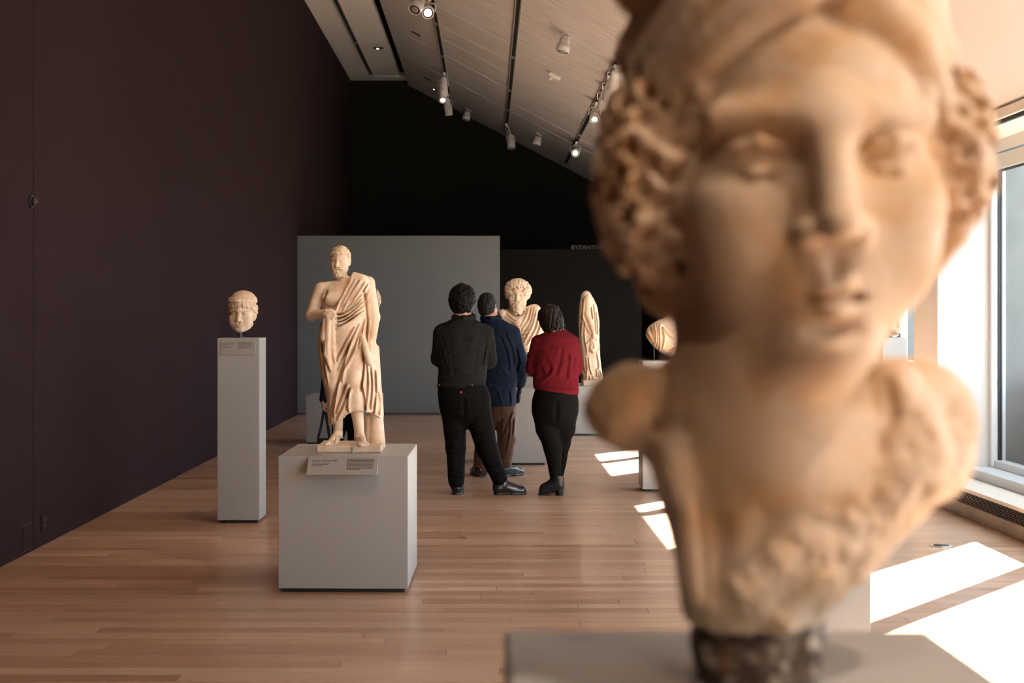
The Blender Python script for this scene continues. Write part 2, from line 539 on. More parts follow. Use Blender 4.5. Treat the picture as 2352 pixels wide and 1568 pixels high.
# its slanted label
lb = thing('label_stand', 'slanted grey label card on the front of the wide pedestal', 'label', (0, 0, 0))
dl = D1 - 0.002
A = P(709, 1047, dl); B = P(868, 1047, dl)
dl2 = D1 - 0.115
C = P(868, 1091, dl2); Dd = P(701, 1091, dl2)
th = 0.006
nrm = np.cross(np.array(B) - A, np.array(Dd) - A); nrm /= np.linalg.norm(nrm)
if nrm[1] > 0: nrm = -nrm
mbl = MB()
A = np.array([A[0], dl, 0.712]); wL = 0.372
org = np.array([(709 - VX) / F_PX * D1, dl, 0.7135]); wl = 159 / F_PX * D1
ang = math.atan2(0.088, 0.10)
lb.location = tuple(org)
sx = (C[0] - Dd[0])
run, drop = 0.095, org[2] - C[2]
Ls = math.hypot(run, drop)
mt = Matrix.Rotation(math.atan2(drop, run), 4, 'X')
# card body: a wedge holding the sloped face
MB().add([(0, 0, 0), (wl, 0, 0), (wl, -run, -drop), (0, -run, -drop), (0, 0, -drop + .0), (wl, 0, -drop)],
         [(0, 3, 2, 1), (0, 4, 3), (1, 2, 5), (3, 4, 5, 2), (0, 1, 5, 4)]).build('wedge', M['label'], lb)
face = link(bpy.data.objects.new('printed_face', None), lb)
face.rotation_euler = (math.atan2(drop, run), 0, 0)
bpy.data.objects.remove(face)
def sloped(mb_obj):
    mb_obj.rotation_euler = (math.atan2(drop, run), 0, 0)
    return mb_obj
t = sloped(text_mesh('title_text', 'Statue of Sophocles', 0.0165, M['ink'], lb, 0.0004)); t.location = (0.022, -0.0265 * run / Ls, -0.0265 * drop / Ls)
t.location = tuple(Vector((0.022, 0, 0)) + Vector((0, -run, -drop)).normalized() * 0.030 + Vector((0, -drop, run)).normalized() * 0.0006)
mp_ = print_lines(lb, 0, 0, 9, 0.0092, wl * 0.56, wl * 0.95, 4, 0.0006)
sloped(mp_).location = tuple(Vector((0, -run, -drop)).normalized() * 0.012 + Vector((0, -drop, run)).normalized() * 0.0001)
mp_ = print_lines(lb, 0, 0, 3, 0.0105, 0.022, 0.115, 6, 0.0006, 0.6, 0.3)
sloped(mp_).location = tuple(Vector((0, -run, -drop)).normalized() * 0.040 + Vector((0, -drop, run)).normalized() * 0.0001)

# pillar with the portrait head
D2 = 10.0
ped_port = pedestal('tall slim grey pillar by the purple wall, carrying a marble head', -1.904, -1.607, D2, D2 + 0.29, 1.303)
lb2 = thing('label_card', 'small grey label card at the top of the slim pillar', 'label', ((507 - VX) / F_PX * D2, D2 - 0.0005, CH - (814.5 - VY) / F_PX * D2))
w2 = 80 / F_PX * D2; h2 = 31 / F_PX * D2
MB().box((0, -0.004, 0), (w2, 0, h2), 0.0006).build('card', M['label'], lb2)
def upright(o, x, z):
    o.rotation_euler = (math.pi / 2, 0, 0); o.location = (x, -0.0042, z); return o
upright(text_mesh('title_text', 'Portrait Head of a Woman', 0.0085, M['ink'], lb2, 0.0003), 0.006, h2 - 0.017)
upright(print_lines(lb2, 0, 0, 3, 0.009, 0.006, 0.075, 8, 0.0004, 1.0, 0.25), 0, h2 - 0.024)
upright(print_lines(lb2, 0, 0, 8, 0.0065, 0.122, 0.222, 9, 0.0004, 0.2, 0.3), 0, h2 - 0.008)

# low plinth in the left background
D3 = 16.2
pedestal('low broad grey pedestal half hidden behind the draped statue', (702 - VX) / F_PX * D3, (870 - VX) / F_PX * D3, D3, D3 + 0.72, 0.5525)
# plinth of the curly-haired bust
D4 = 13.93
pedestal('grey pedestal in front of the three visitors, under the bearded bust', 0.0, 0.576, D4, D4 + 0.56, 0.86)
k = thing('label_stand', 'narrow slanted label card on the bearded bust pedestal', 'label', (0.03, D4 - 0.001, 0.855))
MB().add([(0, 0, 0), (.5, 0, 0), (.5, -.07, -.065), (0, -.07, -.065), (0, 0, -.065), (.5, 0, -.065)],
         [(0, 3, 2, 1), (0, 4, 3), (1, 2, 5), (3, 4, 5, 2), (0, 1, 5, 4)]).build('wedge', M['label'], k)
# plinth of the headless statue
D5 = 17.4
pedestal('low grey pedestal of the headless marble figure, right of the red sweater', 0.80, 1.75, D5, D5 + 0.9, 0.602)
# plinth of the draped bust
D6 = 11.8
pedestal('pale-fronted grey pillar partly behind the foreground bust, under the draped bust', (1476 - VX) / F_PX * D6, (1476 - VX) / F_PX * D6 + 0.32, D6, D6 + 0.32, 1.085)
# plinth of the far head by the window
D7 = 10.6
pedestal('slim grey pillar by the bright window, under the small head', (2027 - VX) / F_PX * D7, (2083 - VX) / F_PX * D7, D7, D7 + 0.2, 1.297)
# plinth hidden behind the foreground bust
D8 = 5.0
pedestal('grey pillar edge showing right behind the foreground bust, beside the sunlit floor', (2000 - VX) / F_PX * D8 - 0.30, (2000 - VX) / F_PX * D8, D8, D8 + 0.30, 0.90)
# foreground plinth
pedestal('grey plinth at the bottom edge under the large blurred bust', 0.0146, 0.352, 0.795, 1.134, 1.20, 0.01)
# ------------------------------------------------------------------ sculpting kit: distance fields turned into meshes
class Vox:
    def __init__(s, lo, hi, h):
        s.h = h
        s.lo = np.array(lo, float)
        n = np.ceil((np.array(hi) - s.lo) / h).astype(int) + 1
        s.ax = [(s.lo[i] + h * np.arange(n[i])).astype(np.float32) for i in range(3)]
        s.D = np.full(n, 10.0, np.float32)

    def like(s):
        w = Vox.__new__(Vox); w.h = s.h; w.lo = s.lo; w.ax = s.ax; w.D = np.full(s.D.shape, 10.0, np.float32)
        return w

    def sl(s, lo, hi):
        r = []
        for i in range(3):
            a = int(np.searchsorted(s.ax[i], lo[i])); b = int(np.searchsorted(s.ax[i], hi[i]))
            if b <= a: return None
            r.append(slice(a, b))
        return tuple(r)

    def grid(s, q):
        return s.ax[0][q[0]][:, None, None], s.ax[1][q[1]][None, :, None], s.ax[2][q[2]][None, None, :]

    def op(s, f, lo, hi, k=0.0, sub=False, pad=None):
        m = (k + 3 * s.h) if pad is None else pad
        q = s.sl(np.array(lo) - m, np.array(hi) + m)
        if q is None: return s
        d = f(*s.grid(q)).astype(np.float32)
        a = s.D[q]
        if sub:
            d = -d
            if k > 0:
                h = np.clip(0.5 - 0.5 * (a - d) / k, 0, 1)
                s.D[q] = a * (1 - h) + d * h + k * h * (1 - h)
            else: s.D[q] = np.maximum(a, d)
        else:
            if k > 0:
                h = np.clip(0.5 + 0.5 * (a - d) / k, 0, 1)
                s.D[q] = a * (1 - h) + d * h - k * h * (1 - h)
            else: s.D[q] = np.minimum(a, d)
        return s

    # --- solids
    def ell(s, c, r, k=0.0, R=None, sub=False):
        c = np.array(c, float); r = np.array(r, float)
        if R is None:
            def f(X, Y, Z):
                x = (X - c[0]); y = (Y - c[1]); z = (Z - c[2])
                k0 = np.sqrt((x / r[0]) ** 2 + (y / r[1]) ** 2 + (z / r[2]) ** 2)
                k1 = np.sqrt((x / r[0] ** 2) ** 2 + (y / r[1] ** 2) ** 2 + (z / r[2] ** 2) ** 2) + 1e-9
                return k0 * (k0 - 1) / k1
            e = r
        else:
            R = np.array(R, float)
            e = np.sqrt(((R * r[None, :]) ** 2).sum(1))
            def f(X, Y, Z):
                dx = X - c[0]; dy = Y - c[1]; dz = Z - c[2]
                x = R[0, 0] * dx + R[1, 0] * dy + R[2, 0] * dz
                y = R[0, 1] * dx + R[1, 1] * dy + R[2, 1] * dz
                z = R[0, 2] * dx + R[1, 2] * dy + R[2, 2] * dz
                k0 = np.sqrt((x / r[0]) ** 2 + (y / r[1]) ** 2 + (z / r[2]) ** 2)
                k1 = np.sqrt((x / r[0] ** 2) ** 2 + (y / r[1] ** 2) ** 2 + (z / r[2] ** 2) ** 2) + 1e-9
                return k0 * (k0 - 1) / k1
        return s.op(f, c - e, c + e, k, sub)

    def cap(s, a, b, ra, rb=None, k=0.0, sub=False):
        a = np.array(a, float); b = np.array(b, float)
        if rb is None: rb = ra
        ba = b - a; L = float(ba @ ba) + 1e-12
        def f(X, Y, Z):
            x = X - a[0]; y = Y - a[1]; z = Z - a[2]
            t = np.clip((x * ba[0] + y * ba[1] + z * ba[2]) / L, 0, 1)
            return np.sqrt((x - ba[0] * t) ** 2 + (y - ba[1] * t) ** 2 + (z - ba[2] * t) ** 2) - (ra + (rb - ra) * t)
        m = max(ra, rb)
        return s.op(f, np.minimum(a, b) - m, np.maximum(a, b) + m, k, sub)

    def path(s, pts, rad, k=0.0, sub=False):
        if not hasattr(rad, '__len__'): rad = [rad] * len(pts)
        for i in range(len(pts) - 1):
            s.cap(pts[i], pts[i + 1], rad[i], rad[i + 1], k, sub)
        return s

    def box(s, lo, hi, r=0.0, k=0.0, sub=False):
        lo = np.array(lo, float); hi = np.array(hi, float); c = (lo + hi) / 2; e = (hi - lo) / 2 - r
        def f(X, Y, Z):
            x = np.abs(X - c[0]) - e[0]; y = np.abs(Y - c[1]) - e[1]; z = np.abs(Z - c[2]) - e[2]
            return np.sqrt(np.maximum(x, 0) ** 2 + np.maximum(y, 0) ** 2 + np.maximum(z, 0) ** 2) + np.minimum(np.maximum(x, np.maximum(y, z)), 0) - r
        return s.op(f, lo, hi, k, sub)

    def loft(s, rows, k=0.0, n=2.0, sub=False):
        """rows of (z, cx, cy, rx, ry): a stack of ellipses, smoothly joined."""
        rows = sorted(rows)
        R = np.array(rows, float)
        zs = R[:, 0]
        zz = s.ax[2]
        w = lambda col: smooth_interp(zz, zs, R[:, col])
        cx, cy, rx, ry = (w(i) for i in (1, 2, 3, 4))
        lo = np.array([(R[:, 1] - R[:, 3]).min() - .02, (R[:, 2] - R[:, 4]).min() - .02, zs[0]])
        hi = np.array([(R[:, 1] + R[:, 3]).max() + .02, (R[:, 2] + R[:, 4]).max() + .02, zs[-1]])
        m = k + 3 * s.h
        q = s.sl(lo - m, hi + m)
        c_ = [v[q[2]][None, None, :] for v in (cx, cy, rx, ry)]
        def f(X, Y, Z):
            x = np.abs(X - c_[0]) / c_[2]; y = np.abs(Y - c_[1]) / c_[3]
            if n == 2.0:
                k0 = np.sqrt(x * x + y * y); k1 = np.sqrt((x / c_[2]) ** 2 + (y / c_[3]) ** 2) + 1e-9
                d = k0 * (k0 - 1) / k1
            else:
                k0 = (x ** n + y ** n) ** (1 / n)
                d = (k0 - 1) * np.minimum(c_[2], c_[3])
            dz = np.maximum(zs[0] - Z, Z - zs[-1])
            return np.maximum(d, dz)
        return s.op(f, lo, hi, k, sub)

    def cut(s, f):
        """keep only where f(X, Y, Z) <= 0"""
        X, Y, Z = s.grid((slice(None),) * 3)
        s.D = np.maximum(s.D, f(X, Y, Z).astype(np.float32))
        return s

    def relief(s, H, mask=None):
        """push the surface out by H(x, z) (array over the x and z axes), weighted along y by mask(Y)"""
        X, Y, Z = s.grid((slice(None),) * 3)
        w = H[:, None, :].astype(np.float32)
        if mask is not None: w = w * mask(X, Y, Z).astype(np.float32)
        s.D = s.D - w
        return s

    def mesh(s, name, mat, org=(0, 0, 0), rough=None, post=None):
        v, f = surface_net(s.D, s.lo, s.h)
        if rough is not None:
            n = normals(v, f)
            v = v + n * rough(v)[:, None]
        if post is not None: v = post(v)
        v = v - np.array(org, float)
        return np_mesh(name, v, f, mat)


def smooth_interp(x, xs, ys):
    """monotone-ish cubic interpolation through (xs, ys)"""
    xs = np.asarray(xs, float); ys = np.asarray(ys, float)
    if len(xs) < 3: return np.interp(x, xs, ys).astype(np.float32)
    d = np.diff(ys) / np.diff(xs)
    m = np.empty(len(xs)); m[0] = d[0]; m[-1] = d[-1]
    for i in range(1, len(xs) - 1):
        m[i] = 0 if d[i - 1] * d[i] <= 0 else 2 * d[i - 1] * d[i] / (d[i - 1] + d[i])
    i = np.clip(np.searchsorted(xs, x) - 1, 0, len(xs) - 2)
    h = xs[i + 1] - xs[i]; t = np.clip((x - xs[i]) / h, 0, 1)
    r = (2 * t ** 3 - 3 * t ** 2 + 1) * ys[i] + (t ** 3 - 2 * t ** 2 + t) * h * m[i] + (-2 * t ** 3 + 3 * t ** 2) * ys[i + 1] + (t ** 3 - t ** 2) * h * m[i + 1]
    return r.astype(np.float32)


def surface_net(D, lo, h):
    S = D < 0
    c = [S[i:S.shape[0] - 1 + i, j:S.shape[1] - 1 + j, k:S.shape[2] - 1 + k] for i in (0, 1) for j in (0, 1) for k in (0, 1)]
    cnt = np.zeros(c[0].shape, np.int8)
    for a in c: cnt += a
    act = np.argwhere((cnt > 0) & (cnt < 8))
    idx = np.full(cnt.shape, -1, np.int32)
    idx[act[:, 0], act[:, 1], act[:, 2]] = np.arange(len(act))
    corners = [(i, j, k) for i in (0, 1) for j in (0, 1) for k in (0, 1)]
    val = {o: D[act[:, 0] + o[0], act[:, 1] + o[1], act[:, 2] + o[2]] for o in corners}
    acc = np.zeros((len(act), 3)); num = np.zeros(len(act))
    for o in corners:
        for a in range(3):
            if o[a]: continue
            p = list(o); p[a] = 1; p = tuple(p)
            d0, d1 = val[o], val[p]
            m = (d0 < 0) != (d1 < 0)
            t = np.where(m, d0 / np.where(m, d0 - d1, 1), 0)
            t = np.clip(t, 0, 1)
            pt = np.tile(np.array(o, float), (len(act), 1)); pt[:, a] = t
            acc += pt * m[:, None]; num += m
    v = lo + h * (act + acc / num[:, None])
    quads = []
    for a in range(3):
        b, c_ = (a + 1) % 3, (a + 2) % 3
        s0 = [slice(None)] * 3; s1 = [slice(None)] * 3
        s0[a] = slice(0, -1); s1[a] = slice(1, None)
        A, B = S[tuple(s0)], S[tuple(s1)]
        e = np.argwhere(A != B)
        e = e[(e[:, b] > 0) & (e[:, c_] > 0) & (e[:, b] < S.shape[b] - 1) & (e[:, c_] < S.shape[c_] - 1)]
        flip = A[e[:, 0], e[:, 1], e[:, 2]]
        def cell(db, dc):
            q = e.copy(); q[:, b] -= db; q[:, c_] -= dc
            return idx[q[:, 0], q[:, 1], q[:, 2]]
        qd = np.stack([cell(1, 1), cell(0, 1), cell(0, 0), cell(1, 0)], 1)
        qd[~flip] = qd[~flip][:, ::-1]
        quads.append(qd)
    return v, np.concatenate(quads)


def normals(v, f):
    n = np.zeros_like(v)
    a = np.cross(v[f[:, 2]] - v[f[:, 0]], v[f[:, 3]] - v[f[:, 1]])
    for i in range(4):
        for k in range(3):
            n[:, k] += np.bincount(f[:, i], a[:, k], len(v))
    return n / (np.linalg.norm(n, axis=1)[:, None] + 1e-12)


def np_mesh(name, v, f, mat):
    me = bpy.data.meshes.new(name)
    me.vertices.add(len(v)); me.vertices.foreach_set('co', v.astype(np.float32).ravel())
    me.loops.add(f.size); me.loops.foreach_set('vertex_index', f.astype(np.int32).ravel())
    me.polygons.add(len(f)); me.polygons.foreach_set('loop_start', np.arange(0, f.size, f.shape[1], dtype=np.int32))
    me.polygons.foreach_set('use_smooth', np.ones(len(f), bool))
    me.update(calc_edges=True)
    me.materials.append(mat)
    return me


_lat = np.random.RandomState(5).rand(32, 32, 32).astype(np.float32) * 2 - 1


def vnoise(p, scale, octaves=3, seed=0):
    """smooth lattice noise at points p, about -1..1"""
    out = np.zeros(len(p)); amp = 1.0; tot = 0
    for o in range(octaves):
        q = p / scale * 2 ** o + 17.3 * (seed + 1) + 5.1 * o
        i = np.floor(q).astype(int); t = q - i; t = t * t * (3 - 2 * t)
        i0 = i % 32; i1 = (i + 1) % 32
        g = lambda a, b, c: _lat[a, b, c]
        x0, y0, z0 = i0.T; x1, y1, z1 = i1.T
        tx, ty, tz = t.T
        r = ((g(x0, y0, z0) * (1 - tx) + g(x1, y0, z0) * tx) * (1 - ty) + (g(x0, y1, z0) * (1 - tx) + g(x1, y1, z0) * tx) * ty) * (1 - tz) + \
            ((g(x0, y0, z1) * (1 - tx) + g(x1, y0, z1) * tx) * (1 - ty) + (g(x0, y1, z1) * (1 - tx) + g(x1, y1, z1) * tx) * ty) * tz
        out += amp * r; tot += amp; amp *= 0.5
    return out / tot


def strokes(vox, items, d):
    """height map over (x, z) from pixel strokes: (points, width px, height px[, sharp]) drawn at distance d"""
    u = d / F_PX
    px = vox.ax[0] / u + VX; py = VY - (vox.ax[2] - CH) / u
    H = np.zeros((len(px), len(py)), np.float32)
    for it in items:
        pts, w, hgt = it[0], it[1], it[2]
        pts = np.array(smooth_poly(pts), float)
        x0, y0 = pts.min(0) - 3 * w; x1, y1 = pts.max(0) + 3 * w
        ix = np.where((px >= x0) & (px <= x1))[0]; iy = np.where((py >= y0) & (py <= y1))[0]
        if len(ix) == 0 or len(iy) == 0: continue
        X = px[ix][:, None]; Y = py[iy][None, :]
        best = np.full((len(ix), len(iy)), 1e9); tt = np.zeros_like(best)
        n = len(pts) - 1
        for i in range(n):
            a, b = pts[i], pts[i + 1]; ba = b - a; L = ba @ ba + 1e-9
            t = np.clip(((X - a[0]) * ba[0] + (Y - a[1]) * ba[1]) / L, 0, 1)
            dd = (X - a[0] - ba[0] * t) ** 2 + (Y - a[1] - ba[1] * t) ** 2
            m = dd < best
            best = np.where(m, dd, best); tt = np.where(m, (i + t) / n, tt)
        tap = np.clip(np.minimum(tt, 1 - tt) / 0.18, 0, 1) ** 0.5 * 0.85 + 0.15
        H[np.ix_(ix, iy)] += (hgt * u * tap * np.exp(-best / (w * w))).astype(np.float32)
    return H


def smooth_poly(p, n=4):
    if len(p) < 3: return p
    p = [np.array(a, float) for a in p]
    out = []
    for i in range(len(p) - 1):
        p0, p1, p2, p3 = p[max(i - 1, 0)], p[i], p[i + 1], p[min(i + 2, len(p) - 1)]
        for k in range(n):
            t = k / n
            out.append(0.5 * ((2 * p1) + (p2 - p0) * t + (2 * p0 - 5 * p1 + 4 * p2 - p3) * t * t + (3 * p1 - p0 - 3 * p2 + p3) * t ** 3))
    out.append(p[-1])
    return out


def rot(rx=0, ry=0, rz=0):
    return np.array(Euler((math.radians(rx), math.radians(ry), math.radians(rz)), 'XYZ').to_matrix())


class Frame:
    """places solids given in centimetres of a life-size head into a Vox"""
    def __init__(s, vox, t, sc, R=None):
        s.v = vox; s.t = np.array(t, float); s.s = sc; s.R = np.eye(3) if R is None else np.array(R)

    def p(s, c): return s.t + s.s * (s.R @ np.array(c, float))

    def ell(s, c, r, k=0.0, R=None, sub=False):
        RR = s.R if R is None else s.R @ np.array(R)
        s.v.ell(s.p(c), np.array(r) * s.s, k * s.s, RR, sub); return s

    def cap(s, a, b, ra, rb=None, k=0.0, sub=False):
        s.v.cap(s.p(a), s.p(b), ra * s.s, (ra if rb is None else rb) * s.s, k * s.s, sub); return s

    def path(s, pts, rad, k=0.0, sub=False):
        if not hasattr(rad, '__len__'): rad = [rad] * len(pts)
        for i in range(len(pts) - 1): s.cap(pts[i], pts[i + 1], rad[i], rad[i + 1], k, sub)
        return s

    def inv(s, P_):
        return (np.asarray(P_) - s.t) @ s.R / s.s


def carve_head(F, ears=True, neck=True, chin=0.0, nose=1.0, eye=3.15, lips=1.0, full=0.0, pupil=False, mouth=1.0, lip_y=0.0, mouth_z=0.0, jaw=1.9):
    """a human head, face towards -y, eye line at z = 0, in centimetres"""
    F.ell((0, 1.2, 3.0), (7.3, 9.2, 8.6))
    F.ell((0, -2.0, -3.0), (6.1 + full, 6.7, 7.9), 2.0)
    for s in (-1, 1):
        F.cap((s * (4.6 - (1.9 - jaw)), -0.4, -6.0), (s * 1.2, -6.4, -9.2 + chin), jaw, 1.7, 2.0)
        F.ell((s * 4.3, -5.5, -2.4), (2.2, 2.1, 1.9), 1.8)
        F.ell((s * 3.4, -5.7, -5.2), (2.4 + full, 2.1, 2.6), 2.0)
    F.ell((0, -7.1, -9.3 + chin), (2.0, 1.7, 1.7), 1.2)
    F.ell((0, -6.9, -6.4 + chin * .4), (2.9, 2.0, 2.3), 1.5)
    for s in (-1, 1):
        F.cap((s * 0.9, -8.1, 1.55), (s * 4.9, -6.3, 1.75), 1.0, 0.8, 1.2)
    for s in (-1, 1):
        F.ell((s * eye, -9.1, -0.05), (2.15, 2.0, 1.25), 0.9, sub=True)
        F.ell((s * (eye - 1.3), -9.2, -0.5), (0.8, 1.3, 1.2), 0.7, sub=True)
        F.ell((s * eye, -6.45, -0.15), (1.75, 1.45, 1.3), 0.2)
        up = [(s * (eye - 1.65), -7.2, -0.4), (s * (eye - .8), -7.8, 0.32), (s * (eye + .1), -7.95, 0.55), (s * (eye + 1.1), -7.4, 0.32), (s * (eye + 1.95), -6.5, -0.3)]
        F.path(up, [0.2, 0.3, 0.34, 0.32, 0.22], 0.22)
        dn = [(s * (eye - 1.6), -7.25, -0.45), (s * (eye - .6), -7.75, -0.9), (s * (eye + .4), -7.7, -0.98), (s * (eye + 1.85), -6.6, -0.4)]
        F.path(dn, [0.16, 0.24, 0.26, 0.18], 0.22)
        if pupil: F.ell((s * eye, -8.25, 0.0), (0.4, 0.25, 0.4), 0.1, sub=True)
    n = nose
    F.ell((0, -7.75, 1.9), (1.5, 1.0, 1.6), 1.0)
    F.cap((0, -7.9, 1.6), (0, -8.2 - 2.2 * n, -3.4), 1.0, 1.0, 0.9)
    F.ell((0, -8.2 - 2.45 * n, -3.6), (0.95, 0.95, 0.85), 0.6)
    for s in (-1, 1):
        F.ell((s * 1.3, -9.0, -3.95), (0.75, 1.1, 0.7), 0.5)
        F.ell((s * 0.8, -9.6, -4.75), (0.45, 0.62, 0.38), 0.2, sub=True)
    c = chin * 0.3 + mouth_z; m_ = mouth; ly = lip_y
    for s in (-1, 1):
        F.cap((s * 2.05 * m_, -7.7 + ly, -6.75 + c), (s * 0.5 * m_, -8.85 + ly, -6.3 + c), 0.22, 0.5 * lips, 0.45)
        F.cap((s * 1.7 * m_, -7.85 + ly, -7.25 + c), (0, -8.7 + ly, -7.5 + c), 0.32, 0.62 * lips, 0.45)
    F.path([(-2.3 * m_, -7.75 + ly, -6.85 + c), (-1 * m_, -9.0 + ly, -6.82 + c), (0, -9.35 + ly, -6.9 + c), (1 * m_, -9.0 + ly, -6.82 + c), (2.3 * m_, -7.75 + ly, -6.85 + c)], 0.18 * max(1, lips), 0.18, sub=True)
    F.ell((0, -9.1 + ly, -8.4 + c), (1.7 * m_, 0.6, 0.42), 0.7, sub=True)
    F.ell((0, -9.2, -5.4), (0.45, 0.45, 0.7), 0.45, sub=True)
    if ears:
        for s in (-1, 1):
            R = rot(0, s * 12, s * -20)
            F.ell((s * 7.3, 1.0, -1.3), (0.9, 1.9, 3.2), 0.4, R)
            F.ell((s * 7.9, 0.3, -0.9), (0.5, 1.0, 1.9), 0.3, R, sub=True)
    if neck:
        F.cap((0, 2.2, -6), (0, 3.6, -17), 5.1, 5.7, 2.2)


def scalp_points(n, seed, zmin=lambda x, y: 1.0, c=(0, 1.2, 3.0), r=(7.6, 9.5, 8.9)):
    """evenly spread points on the scalp above a hairline"""
    out = []
    ga = math.pi * (3 - math.sqrt(5))
    rs = random.Random(seed)
    for i in range(n):
        z = 1 - 2 * (i + .5) / n; q = math.sqrt(1 - z * z); a = ga * i
        x, y, z = (q * math.cos(a) + rs.uniform(-.04, .04), q * math.sin(a) + rs.uniform(-.04, .04), z)
        p = (c[0] + r[0] * x, c[1] + r[1] * y, c[2] + r[2] * z)
        if p[2] > zmin(p[0], p[1]): out.append((p, (x, y, z)))
    return out


def hairline(x, y):
    """lowest z of the hair at a head position"""
    if y < -1.5: return 6.2 - 0.055 * x * x          # over the brow
    if y < 2.0: return 1.5 if abs(x) > 5 else 6
    return -6.0                                       # nape


def locks(F, pts, seed, r=0.7, amp=0.8, k=0.2):
    rs = random.Random(seed)
    for p, n in pts:
        th = rs.uniform(0, 6.28); n = np.array(n); n /= np.linalg.norm(n)
        u = np.cross(n, (0.3, 0.2, 1.0)); u /= np.linalg.norm(u); w = np.cross(n, u)
        q = r * rs.uniform(.8, 1.2)
        ring = [np.array(p) + amp * (u * math.cos(th + t) + w * math.sin(th + t)) for t in (0, 1.3, 2.6, 3.7)]
        F.path(ring, [q, q, q * .85, q * .6], k)
# ------------------------------------------------------------------ marble
M['marble'] = pmat('cream marble', (0.68, 0.54, 0.41), 0.6, 0.3, mix=((0.54, 0.37, 0.23), 9, 0.46, 0.72), mix2=((0.73, 0.63, 0.51), 13, 0.55, 0.75), bump=(90, 0.12))
M['marble_warm'] = pmat('stained golden marble', (0.66, 0.49, 0.345), 0.6, 0.3, mix=((0.58, 0.36, 0.185), 16, 0.46, 0.66), mix2=((0.68, 0.55, 0.43), 22, 0.50, 0.70), bump=(60, 0.18))
M['marble_rough'] = pmat('broken marble', (0.60, 0.41, 0.25), 0.8, 0.2, mix=((0.40, 0.24, 0.13), 30, 0.50, 0.70), bump=(140, 0.5))
M['pebble'] = pmat('dark speckled stone socle', (0.10, 0.065, 0.045), 0.75, 0.3, mix=((0.46, 0.38, 0.30), 75, 0.50, 0.62), mix2=((0.34, 0.16, 0.07), 45, 0.60, 0.72), bump=(160, 0.5))

